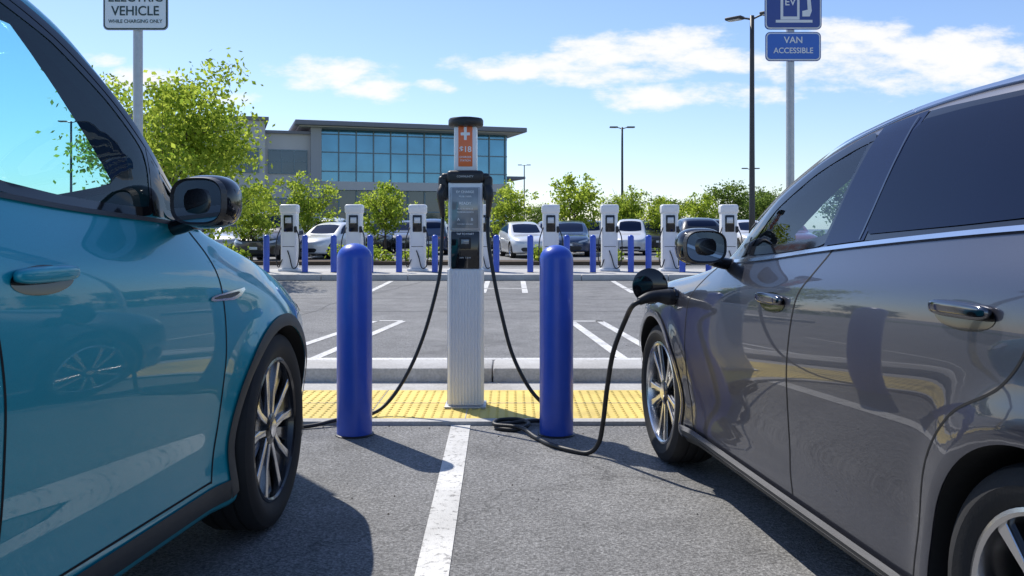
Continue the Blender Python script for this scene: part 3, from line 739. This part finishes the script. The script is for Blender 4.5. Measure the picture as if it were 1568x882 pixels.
# ------------------------------------------------------------------ bollards
def bollard(name,x,y,z0,r,h,m=None,n=48):
    e=empty(name,(x,y,z0))
    pr=[(r*1.0,.0),(r,h-r*.85)]
    for i in range(1,9):
        a=i/8*math.pi/2; pr.append((max(r*math.cos(a),.0005),h-r*.85+r*.85*math.sin(a)))
    lathe('sleeve',pr,M['blue'],e,n=n,angle=30)
    lathe('base_collar',[(r+.010,-.001),(r+.010,.006),(r+.001,.010)],M['black'],e,n=n)
    return e
bollard('blue_bollard',-.918,5.14,0,.102,1.115)
bollard('blue_bollard',.259,5.14,0,.098,1.105)
for px in (408,467,511,567,611,666,760,812,868,908,966,993,1045,1085):
    d=21.6; bollard('blue_bollard',(px-784)/1350*d,d,.128,.075,.92,n=20)
# ------------------------------------------------------------------ main charger
ch=empty('ev_charging_station',(-.306,5.85,0.024))
box('base_plate',(0,0,.008),(.27,.22,.016),M['galv'],ch,.003)
box('pedestal',(0,0,.465),(.226,.17,.90),M['silver'],ch,.012,3)
rb=[]
for i in range(10): rb.append(((-.0945+i*.021,-.0885,.465),(.010,.009,.88)))
boxes('front_ribs',rb,M['rib'],ch)
rb=[]
for i in range(9): rb+= [((.1155,-.068+i*.017,.465),(.006,.0085,.88)),((-.1155,-.068+i*.017,.465),(.006,.0085,.88))]
boxes('side_ribs',rb,M['rib'],ch)
box('upper_body',(0,.004,1.20),(.226,.16,.565),M['silver'],ch,.012,3)
box('lower_panel',(0,-.082,1.035),(.186,.014,.245),M['blackgloss'],ch,.006)
box('card_reader',(0,-.092,1.08),(.075,.012,.075),M['black'],ch,.005)
box('reader_window',(0,-.0985,1.09),(.05,.004,.03),M['screen'],ch,.001)
text('panel_text','TAP TO START',(0,-.0905,1.14),.017,M['signwhite'],ch)
text('panel_text','240V  7.2kW',(0,-.0905,.985),.014,M['galv'],ch)
box('screen_frame',(0,-.080,1.305),(.196,.016,.285),M['galv'],ch,.006)
box('display_screen',(0,-.0885,1.31),(.172,.006,.262),M['screen'],ch,.002)
for k,(t,z,s) in enumerate((('EV CHARGE',1.415,.022),('$0.38 / kWh',1.385,.016),('READY',1.34,.026),('PLUG IN VEHICLE',1.305,.013),('TO BEGIN SESSION',1.283,.013),('A          B',1.235,.026),('AVAILABLE  AVAILABLE',1.205,.010))):
    text('screen_text',t,(0,-.0925,z),s,M['signwhite'],ch)
box('head_hood',(0,0,1.515),(.245,.20,.085),M['black'],ch,.028,4)
text('hood_text','COMMUNITY',(0,-.1015,1.515),.018,M['galv'],ch)
for sx in(-1,1):
    box('cable_holster',(sx*.147,-.01,1.44),(.062,.135,.165),M['black'],ch,.022,4)
    box('holster_shoulder',(sx*.120,0,1.515),(.08,.16,.05),M['black'],ch,.02,3)
    tube('nozzle_grip',[(sx*.150,-.07,1.45),(sx*.160,-.10,1.40),(sx*.155,-.085,1.33),(sx*.147,-.06,1.25)],.02,M['black'],ch,n=14,radii=[.026,.026,.021,.014])
box('beacon_column',(0,0,1.70),(.150,.12,.30),M['white'],ch,.012,3)
box('orange_sign_panel',(0,-.0625,1.715),(.092,.006,.262),M['orange'],ch,.002)
boxes('cross_symbol',[((0,-.0665,1.797),(.060,.0026,.019)),((0,-.0668,1.800),(.018,.0028,.085))],M['signwhite'],ch)
text('sign_text','$18',(0,-.0665,1.695),.052,M['signwhite'],ch)
text('sign_text','CHARGER',(0,-.0665,1.645),.017,M['signwhite'],ch)
text('sign_text','STATION',(0,-.0665,1.622),.017,M['signwhite'],ch)
lathe('top_cap',[(.055,1.845),(.108,1.850),(.116,1.862),(.116,1.892),(.108,1.905),(.06,1.913),(.001,1.915)],M['black'],ch,n=48)
# cables (world coordinates)
cb=empty('charging_cable')
X0=-.306
tube('cable',[(X0-.147,5.78,1.27),(X0-.150,5.74,1.12),(X0-.158,5.70,.93),(-.50,5.68,.75),(-.565,5.66,.52),(-.65,5.63,.31),(-.76,5.58,.13),(-.87,5.50,.047),(-1.05,5.38,.037),(-1.24,5.28,.014),(-1.6,5.2,.014),(-2.1,5.15,.014)],.012,M['cable'],cb)
cb2=empty('charging_cable')
pe=plug_end
tube('cable',[(X0+.147,5.78,1.27),(X0+.152,5.74,1.12),(-.12,5.71,.90),(-.07,5.69,.66),(0.0,5.66,.40),(.10,5.62,.20),(.20,5.58,.09),(.30,5.52,.042),(.36,5.45,.036),(.30,5.36,.036),(.10,5.33,.036),(-.06,5.32,.016),(-.09,5.25,.014),(.02,5.20,.014),(.10,5.27,.030),(.04,5.36,.040),(-.08,5.34,.04),(-.10,5.26,.03),(.05,5.18,.03),(.13,5.02,.014),(.20,4.86,.014),(.30,4.73,.014),(.40,4.66,.014),(.455,4.64,.07),(.475,4.60,.19),(.49,4.54,.38),(.515,4.47,.58),(.57,4.41,.75),(pe.x-.03,pe.y,pe.z-.02),(pe.x+.02,pe.y,pe.z+.005)],.0125,M['cable'],cb2)
# ------------------------------------------------------------------ far chargers
def far_charger(x,y):
    e=empty('ev_charging_pedestal',(x,y,.128))
    box('base',(0,0,.03),(.50,.42,.06),M['white'],e,.01)
    box('cabinet',(0,0,.82),(.40,.30,1.54),M['white'],e,.045,4)
    box('head',(0,-.012,1.56),(.455,.33,.24),M['white'],e,.06,4)
    box('screen_panel',(0,-.160,1.20),(.23,.03,.42),M['blackgloss'],e,.02)
    box('screen',(0,-.178,1.28),(.15,.008,.14),M['lamp'],e,.003)
    box('lower_seam',(0,-.152,.62),(.30,.008,.012),M['black'],e)
    box('holster',(.18,-.16,1.05),(.07,.08,.16),M['black'],e,.02)
    tube('cable',[(.19,-.18,1.10),(.28,-.22,.85),(.29,-.24,.45),(.24,-.24,.14),(.12,-.22,.09),(.04,-.18,.35),(-.02,-.16,.52)],.014,M['cable'],e,n=6,sub=6)
    tube('cable_2',[(-.19,-.14,1.10),(-.28,-.2,.8),(-.30,-.2,.4),(-.24,-.2,.1),(-.15,-.17,.3)],.014,M['cable'],e,n=6,sub=6)
for px in (444,543,640,738,843,933,1025,1115): far_charger((px-784)/1350*22.3,22.3)
# ------------------------------------------------------------------ signs
sg=empty('ev_parking_sign',(-2.60,6.1,0))
tube('post',[(0.0,.03,0),(0,.03,2.3),(0,.03,3.1)],.032,M['galv'],sg,n=16,sub=2)
def rrect(w,h,r,z,n=6):
    pts=[]
    for cx,cz,a0 in ((w/2-r,h/2-r,0),(-w/2+r,h/2-r,90),(-w/2+r,-h/2+r,180),(w/2-r,-h/2+r,270)):
        for i in range(n+1):
            a=R(a0+90*i/n); pts.append((cx+r*math.cos(a),cz+r*math.sin(a)+z))
    return pts
def plate(name,w,h,r,z,y0,y1,m,parent):
    P=rrect(w,h,r,z); n=len(P)
    V=[(p[0],y0,p[1]) for p in P]+[(p[0],y1,p[1]) for p in P]
    F=[list(range(n)),[n+i for i in range(n)][::-1]]+[(i,n+i,n+(i+1)%n,(i+1)%n) for i in range(n)]
    o=mobj(name,V,F,m,parent); 
    bm=bmesh.new(); bm.from_mesh(o.data); bmesh.ops.recalc_face_normals(bm,faces=bm.faces); bm.to_mesh(o.data); bm.free(); return o
def signpanel(parent,w,h,zc,border,field,pre='panel'):
    plate(pre+'_back',w,h,.035,zc,-.008,-.004,M['galv'] if field is M['signwhite'] else M[ 'signdark'],parent)
    plate(pre+'_border',w-.012,h-.012,.032,zc,-.0105,-.008,border,parent)
    plate(pre+'_face',w-.030,h-.030,.024,zc,-.013,-.0105,field,parent)
signpanel(sg,.45,.60,2.87,M['signtext'],M['signwhite'])
for t,z,s in (('PARKING',3.06,.075),('FOR',2.97,.05),('ELECTRIC',2.795,.092),('VEHICLE',2.700,.092),('WHILE CHARGING ONLY',2.630,.034)):
    text('sign_text',t,(0,-.0145,z),s,M['signtext'],sg,sx=.95)
sg2=empty('van_accessible_sign',(2.07,6.5,0))
tube('post',[(-.01,.03,0),(-.01,.03,2.0),(-.01,.03,3.3)],.030,M['galv'],sg2,n=16,sub=2)
signpanel(sg2,.42,.60,2.965,M['signwhite'],M['signdark'],'upper_panel')
signpanel(sg2,.41,.215,2.540,M['signwhite'],M['signblue'],'lower_panel')
text('sign_text','VAN',(0,-.0145,2.585),.068,M['signwhite'],sg2); text('sign_text','ACCESSIBLE',(0,-.0145,2.508),.058,M['signwhite'],sg2,sx=.95)
def flatpoly(name,P,m,parent,y=-.0145): return mobj(name,[(x,y,z) for x,z in P],[list(range(len(P)))],m,parent)
flatpoly('pump_base',[(-.13,2.715),(.14,2.715),(.14,2.735),(-.13,2.735)],M['signwhite'],sg2)
flatpoly('pump_body',[(-.095,2.737),(.045,2.737),(.045,3.10),(.02,3.13),(-.07,3.13),(-.095,3.10)],M['signwhite'],sg2)
flatpoly('pump_cutout',[(-.075,2.76),(.027,2.76),(.027,2.96),(-.075,2.96)],M['signdark'],sg2,-.0152)
text('pump_text','EV',(-.024,-.0158,2.865),.075,M['signwhite'],sg2)
flatpoly('pump_hose',[(.065,2.76),(.12,2.76),(.135,2.80),(.11,3.05),(.09,3.05),(.105,2.81),(.065,2.80)],M['signwhite'],sg2)
# ------------------------------------------------------------------ street lamps
def street_lamp(x,y,h,double=True,rz=0):
    e=empty('street_lamp',(x,y,0),rz)
    lathe('footing',[(.28,0),(.28,.7),(.25,.75),(.001,.75)],M['concrete'],e,n=24)
    tube('pole',[(0,0,.7),(0,0,h*.5),(0,0,h)],.08,M['pole'],e,n=14,sub=3,radii=[.10,.08,.065])
    for sd in ((-1,1) if double else (1,)):
        tube('arm',[(0,0,h-.12),(sd*.18,0,h-.06),(sd*.35,0,h-.02)],.03,M['pole'],e,n=8,sub=4)
        box('luminaire',(sd*.58,0,h),(.55,.30,.09),M['pole'],e,.03,3,rot=None)
        box('lens',(sd*.58,0,h-.05),(.40,.22,.02),M['lamp'],e,.004)
street_lamp(7.35,27,7.72,True,R(-42)); street_lamp(7.5,60,8.1,True,R(0)); street_lamp(1.6,115,9.5,True,0); street_lamp(23,85,7,True,0); street_lamp(-30,60,8.5,True,0)
# ------------------------------------------------------------------ building
bd=empty('office_building',(-17.6,77,0),math.atan2(6,18.6))
L=18.3
box('left_wing',(-11,6,5.2),(10,12,10.4),M['stucco'],bd)
box('left_tower',(-6.0,5.6,5.2),(4.3,12.6,10.42),M['stucco'],bd)
box('mid_wing',(-1.9,6.2,4.72),(4.2,12,9.44),M['stucco'],bd)
box('tower_cornice',(-6.0,5.6,10.55),(4.9,13.2,.30),M['fascia'],bd)
box('left_cornice',(-11.2,6,10.5),(10.4-.1,12.6,.22),M['fascia'],bd)
box('mid_cornice',(-1.9,6.1,9.55),(4.15,12.5,.24),M['fascia'],bd)
box('end_pier',(.45,5.9,5.0),(.9,12.6,10.0),M['stucco2'],bd)
box('glass_core',(L/2+.5,7,5.0),(L-1,12,10.0),M['bglass'],bd)
box('roof_slab',(L/2-.1,6.3,10.32),(L+2.6,15.5,.42),M['fascia'],bd,.05)
box('soffit',(L/2-.1,6.3,10.06),(L+1.8,14.5,.08),M['stucco'],bd)
box('floor_band',(L/2+.5,.75,5.0),(L-.9,.9,.75),M['stucco'],bd)
box('ground_floor_glass',(L/2+.5,.93,2.3),(L-1.2,.10,4.6),M['dglass'],bd)
mb=[]
for i in range(12):
    x=1.0+i*(L-1.2)/11; mb.append(((x,.94,7.7),(.10,.16,4.6))); mb.append(((x,.84,2.3),(.14,.12,4.55)))
for z in (6.3,8.0,9.6): mb.append(((L/2+.5,.95,z),(L-1,.10,.09)))
mb.append(((L/2+.5,.83,2.7),(L-1.2,.08,.12)))
for i in range(6): mb.append(((L+.06,1.5+i*2.1,6),(.12,.1,8)))
boxes('mullions',mb,M['mull'],bd)
wn=[];fr=[]
for cx,w in ((-11.2,3.2),(-6.0,3.2),(-1.9,3.2),(-14.6,2.2)):
    yf=-.70 if cx==-6.0 else (.2 if cx==-1.9 else 0)
    for z,h in ((7.0,2.0),(2.6,2.4)):
        wn.append(((cx,yf-.02,z),(w,.06,h)))
        for k in range(4): fr.append(((cx-w/2+k*w/3,yf-.07,z),(.09,.08,h+.1)))
        fr+= [((cx,yf-.07,z+h/2),(w+.1,.10,.1)),((cx,yf-.07,z-h/2),(w+.1,.12,.12)),((cx,yf-.06,z),(w,.06,.06))]
boxes('windows',wn,M['dglass'],bd); boxes('window_frames',fr,M['mull'],bd)
box('side_canopy',(L+1.2,5,6.1),(2.0,6,.25),M['fascia'],bd); box('side_canopy_lower',(L+1.2,5,4.2),(1.6,6,.2),M['fascia'],bd)
# ------------------------------------------------------------------ vegetation
def leafcloud(centers,n,sig,size,V,F,zmin=None):
    for k in range(n):
        c,sg_=centers[random.randrange(len(centers))]
        p=Vector((random.gauss(c[0],sg_),random.gauss(c[1],sg_),random.gauss(c[2],sg_*.8)))
        if zmin and p.z<zmin: p.z=zmin+random.random()*.3
        q=Quaternion((random.gauss(0,1),random.gauss(0,1),random.gauss(0,1),random.gauss(0,1))).normalized()
        s=size*random.uniform(.6,1.3); b=len(V)
        for x,y in ((-.5,0),(0,-.32),(.5,0),(0,.32)): V.append(p+q@Vector((x*s,y*s,0)))
        F.append((b,b+1,b+2,b+3))
def tree_meshes(seed,h,cr,th,nl,ls,lm):
    random.seed(seed)
    parts=[]; tv=[]
    lean=random.uniform(-.08,.08)
    o=tube('t',[(0,0,0),(lean*.3,0,th*.6),(lean,0,th),(lean*1.6,0,h*.75)],.1,M['bark'],n=8,sub=3,radii=[h*.022,h*.017,h*.013,h*.004]); parts.append(o)
    cs=[]
    nlimb=12
    for i in range(nlimb):
        a=i*2.4+random.uniform(-.3,.3); z0=th*.80+(h*.70-th)*i/nlimb
        up=.35+.45*i/nlimb; rad=cr*random.uniform(.6,1.0)*(1-.35*abs(i/nlimb-.35))
        zt=min(h*.96,z0+rad*up*1.7)
        tip=Vector((math.cos(a)*rad,math.sin(a)*rad,zt)); base=Vector((lean,0,z0)); md_=base.lerp(tip,.5)+Vector((0,0,-rad*.08))
        o=tube('t',[base,md_,tip],.03,M['bark'],n=6,sub=3,radii=[h*.009,h*.005,h*.0018]); parts.append(o)
        cs+= [(md_,cr*.15),(base.lerp(tip,.8),cr*.17),(tip,cr*.16)]
        for k in range(3):
            t2=base.lerp(tip,random.uniform(.4,.9))+Vector((random.gauss(0,1),random.gauss(0,1),random.gauss(.4,.8)))*cr*.24
            o=tube('t',[base.lerp(tip,.45),t2],.01,M['bark'],n=5,sub=1,radii=[h*.004,h*.0012]); parts.append(o)
            cs.append((t2,cr*random.uniform(.09,.15)))
    for k in range(4): cs.append((Vector((random.gauss(0,cr*.15),random.gauss(0,cr*.15),h*random.uniform(.84,.95))),cr*.12))
    wood=join_meshes('trunk_and_limbs',[p.data for p in parts])
    for p in parts: bpy.data.objects.remove(p)
    V=[];F=[]; leafcloud(cs,nl,0,ls,V,F,th*.7)
    me=bpy.data.meshes.new('foliage'); me.from_pydata([tuple(v) for v in V],[],F); me.materials.append(lm)
    return [('trunk_and_limbs',wood),('foliage',me)]
def place_tree(name,parts,loc,rz,sc=1):
    e=empty(name,loc,rz,sc)
    for n,me in parts: link(bpy.data.objects.new(n,me),e)
T1=tree_meshes(11,4.7,2.15,1.1,13500,.125,M['leaf'])
place_tree('young_shade_tree',T1,(-7.75,20,0),.3,.96)
T2=tree_meshes(12,4.2,1.45,1.25,3800,.17,M['leaf'])
T3=tree_meshes(13,4.4,1.5,1.3,3800,.17,M['leaf'])
def ptree(px,d,top,T,h,rz): 
    z=1.2+(350-top)/1350*d; place_tree('young_shade_tree',T,((px-784)/1350*d,d,0),rz,z/h)
ptree(385,31,285,T2,4.2,1.0); ptree(472,39,268,T3,4.5,2); ptree(590,41,275,T2,4.3,3.3); ptree(783,41,280,T3,4.5,.5); ptree(880,44,262,T2,4.3,5.1)
ptree(960,52,290,T3,4.4,4); ptree(1075,50,294,T2,4.2,2.2); ptree(700,60,300,T3,4.4,1.2); ptree(1012,46,300,T2,4.2,.2)
T4=tree_meshes(21,8,3.4,2.0,3400,.34,M['leaf2'])
rt=empty('distant_tree_row')
random.seed(3)
for i in range(46):
    u=-60+i*3.1+random.uniform(-1,1); d=random.uniform(95,120) if u<6 else random.uniform(84,105)
    if -30<u<6: d+=25
    sc=random.uniform(.48,.70)+(0.18 if u>12 else 0)*random.random()
    for n,me in T4:
        o=bpy.data.objects.new(n,me); o.location=(u*1.25,d,0); o.rotation_euler=(0,0,random.uniform(0,6)); o.scale=(sc*1.25,sc*1.25,sc*random.uniform(.8,1.15)); link(o,rt)
V=[];F=[]; random.seed(8)
hc=[]
for i in range(260): hc.append((Vector((random.uniform(-36,46),random.uniform(52,53.4),random.uniform(.3,.9))),.22))
leafcloud(hc,12000,0,.26,V,F,.02)
mobj('hedge',V,F,M['leaf2'])
V=[];F=[]; hc=[]
for cx,cy in ((-5.6,29.5),(-4.6,29.3),(-3.2,29.6),(-5.0,30.2),(-1.5,29.4),(1.0,29.5),(-9,29.4),(3.4,29.6),(5.2,29.3)):
    for k in range(6): hc.append((Vector((cx+random.gauss(0,.25),cy+random.gauss(0,.2),random.uniform(.2,.5))),.12))
leafcloud(hc,3500,0,.12,V,F,.02)
mobj('low_shrubs',V,F,M['leaf'])
boxes('planter_bed',[((-1,29.6,.06),(24,1.6,.12))],M['mulch'])
sheet('lawn',-60,60,50.6,72,.02,M['grass'])
# ------------------------------------------------------------------ parked cars
Pg=gray_car(.06,False,M['varied'],'p1',0); Pt=teal_car(.06,False,M['varied'],'p2',0)
def pc(px,d,rz,col,K,sc=1):
    (Pg if K==0 else Pt).place('parked_car',((px-784)/1350*d,d,0),rz,sc,col)
W_=(.75,.75,.75);B_=(.010,.010,.012);G_=(.10,.11,.12);Bl=(.02,.05,.12);Rd=(.25,.02,.02);S_=(.35,.36,.37)
pc(398,31.5,R(90),B_,1,.93); pc(480,35,R(75),W_,0,.9); pc(438,40,R(90),G_,0); pc(520,42,R(-90),W_,1,.86)
pc(572,43,R(90),B_,0); pc(620,44,R(90),G_,0); pc(668,43,R(-90),Bl,1,.84)
pc(812,36,R(100),W_,0,.92); pc(872,38,R(85),Bl,0,.95); pc(905,46,R(90),S_,1,.84); pc(965,40,R(82),W_,1,.83); pc(1005,45,R(90),B_,0)
pc(1048,38,R(-90),B_,0); pc(1100,41,R(90),G_,1,.84); pc(760,46,R(-90),B_,0); pc(715,45,R(90),W_,0); pc(350,37,R(90),S_,0); pc(300,40,R(90),B_,0);pc(1160,42,R(90),W_,0);pc(1220,40,R(90),Rd,0)
pc(935,49,R(90),B_,1,.84); pc(540,49,R(90),B_,0); pc(845,49,R(90),G_,0)
# ------------------------------------------------------------------ world
w=bpy.data.worlds.new('World'); scene.world=w; w.use_nodes=True
N=w.node_tree.nodes; Lk=w.node_tree.links; N.clear()
sunv=Vector((-.505,.675,1)).normalized()
el=math.asin(sunv.z); az=math.atan2(sunv.x,sunv.y)
sky=N.new('ShaderNodeTexSky'); sky.sky_type='NISHITA'; sky.sun_disc=False; sky.sun_elevation=el; sky.sun_rotation=az%(2*math.pi)
sky.altitude=0; sky.air_density=1.0; sky.dust_density=.25; sky.ozone_density=3.0
tint=N.new('ShaderNodeMix'); tint.data_type='RGBA'; tint.blend_type='MULTIPLY'; tint.inputs['Factor'].default_value=1; tint.inputs['B'].default_value=(.97,.99,1.12,1)
Lk.new(sky.outputs[0],tint.inputs['A'])
bg=N.new('ShaderNodeBackground'); bg.inputs['Strength'].default_value=.145; Lk.new(tint.outputs['Result'],bg.inputs[0])
bc=N.new('ShaderNodeBackground'); bc.inputs['Color'].default_value=(1,.985,.965,1); bc.inputs['Strength'].default_value=1.05
tc=N.new('ShaderNodeTexCoord'); sp=N.new('ShaderNodeSeparateXYZ'); Lk.new(tc.outputs['Generated'],sp.inputs[0])
def mth(op,a,b=None,c=None,clamp=False):
    n=N.new('ShaderNodeMath'); n.operation=op; n.use_clamp=clamp
    for i,v in enumerate((a,b,c)):
        if v is None: continue
        if isinstance(v,(int,float)): n.inputs[i].default_value=v
        else: Lk.new(v,n.inputs[i])
    return n.outputs[0]
yy=mth('MAXIMUM',sp.outputs[1],.05)
u=mth('DIVIDE',sp.outputs[0],yy); v=mth('DIVIDE',sp.outputs[2],yy)
blobs=[(520,112,85,22),(470,128,40,12),(575,134,52,16),(355,150,34,11),(870,104,150,24),(960,86,120,22),(790,112,80,13),(1020,60,90,18),(1050,150,120,18),(1420,98,180,38),(1300,45,80,18),(1520,80,100,34),(1110,90,90,16),(665,130,30,11),(150,92,30,10),(215,122,50,16)]
acc=None
for (px,py_,rx,ry) in blobs:
    a=mth('MULTIPLY',mth('SUBTRACT',u,(px-784)/1350),1350/rx/1.3); b=mth('MULTIPLY',mth('SUBTRACT',v,(350-py_)/1350),1350/ry/1.3)
    e=mth('SUBTRACT',1,mth('ADD',mth('MULTIPLY',a,a),mth('MULTIPLY',b,b)))
    acc=e if acc is None else mth('MAXIMUM',acc,e)
acc=mth('MAXIMUM',acc,-1)
cmb=N.new('ShaderNodeCombineXYZ'); Lk.new(u,cmb.inputs[0]); Lk.new(mth('MULTIPLY',v,2.4),cmb.inputs[1])
nz=N.new('ShaderNodeTexNoise'); nz.inputs['Scale'].default_value=11; nz.inputs['Detail'].default_value=8; nz.inputs['Roughness'].default_value=.62; Lk.new(cmb.outputs[0],nz.inputs['Vector'])
dens=mth('ADD',mth('MULTIPLY',acc,.55),mth('MULTIPLY',mth('SUBTRACT',nz.outputs['Fac'],.5),2.8))
mr=N.new('ShaderNodeMapRange'); mr.interpolation_type='SMOOTHSTEP'; mr.inputs['From Min'].default_value=-.08; mr.inputs['From Max'].default_value=.62; Lk.new(dens,mr.inputs['Value'])
front=mth('GREATER_THAN',sp.outputs[1],.06)
f1=mth('MULTIPLY',mr.outputs[0],front)
zz=mth('ADD',mth('MAXIMUM',sp.outputs[2],0),.12)
c2=N.new('ShaderNodeCombineXYZ'); Lk.new(mth('DIVIDE',sp.outputs[0],zz),c2.inputs[0]); Lk.new(mth('DIVIDE',sp.outputs[1],zz),c2.inputs[1])
n2=N.new('ShaderNodeTexNoise'); n2.inputs['Scale'].default_value=.9; n2.inputs['Detail'].default_value=6; Lk.new(c2.outputs[0],n2.inputs['Vector'])
m2=N.new('ShaderNodeMapRange'); m2.interpolation_type='SMOOTHSTEP'; m2.inputs['From Min'].default_value=.60; m2.inputs['From Max'].default_value=.76; m2.inputs['To Max'].default_value=.8; Lk.new(n2.outputs['Fac'],m2.inputs['Value'])
far=N.new('ShaderNodeMapRange'); far.inputs['From Min'].default_value=.75; far.inputs['From Max'].default_value=.35; Lk.new(sp.outputs[1],far.inputs['Value'])
f2=mth('MULTIPLY',mth('MULTIPLY',m2.outputs[0],far.outputs[0]),mth('GREATER_THAN',sp.outputs[2],.01))
fac=mth('MULTIPLY',mth('MAXIMUM',f1,f2),.92)
mxs=N.new('ShaderNodeMixShader'); Lk.new(fac,mxs.inputs[0]); Lk.new(bg.outputs[0],mxs.inputs[1]); Lk.new(bc.outputs[0],mxs.inputs[2])
wo=N.new('ShaderNodeOutputWorld'); Lk.new(mxs.outputs[0],wo.inputs[0])
sl=bpy.data.lights.new('sun','SUN'); sl.energy=5.0; sl.angle=R(.5); sl.color=(1,.95,.87)
so=bpy.data.objects.new('sun',sl); so.rotation_euler=(-sunv).to_track_quat('-Z','Y').to_euler(); scene.collection.objects.link(so); so.location=(-5,6,12)
# ------------------------------------------------------------------ camera
cam=bpy.data.cameras.new('camera'); cam.sensor_width=36; cam.lens=31.0; cam.shift_y=-91/1568; cam.clip_end=3000; cam.clip_start=.05
co=bpy.data.objects.new('camera',cam); co.location=(0,0,1.2); co.rotation_euler=(R(90),0,0); scene.collection.objects.link(co); scene.camera=co
scene.view_settings.view_transform='Standard'; scene.view_settings.look='None'; scene.view_settings.exposure=0
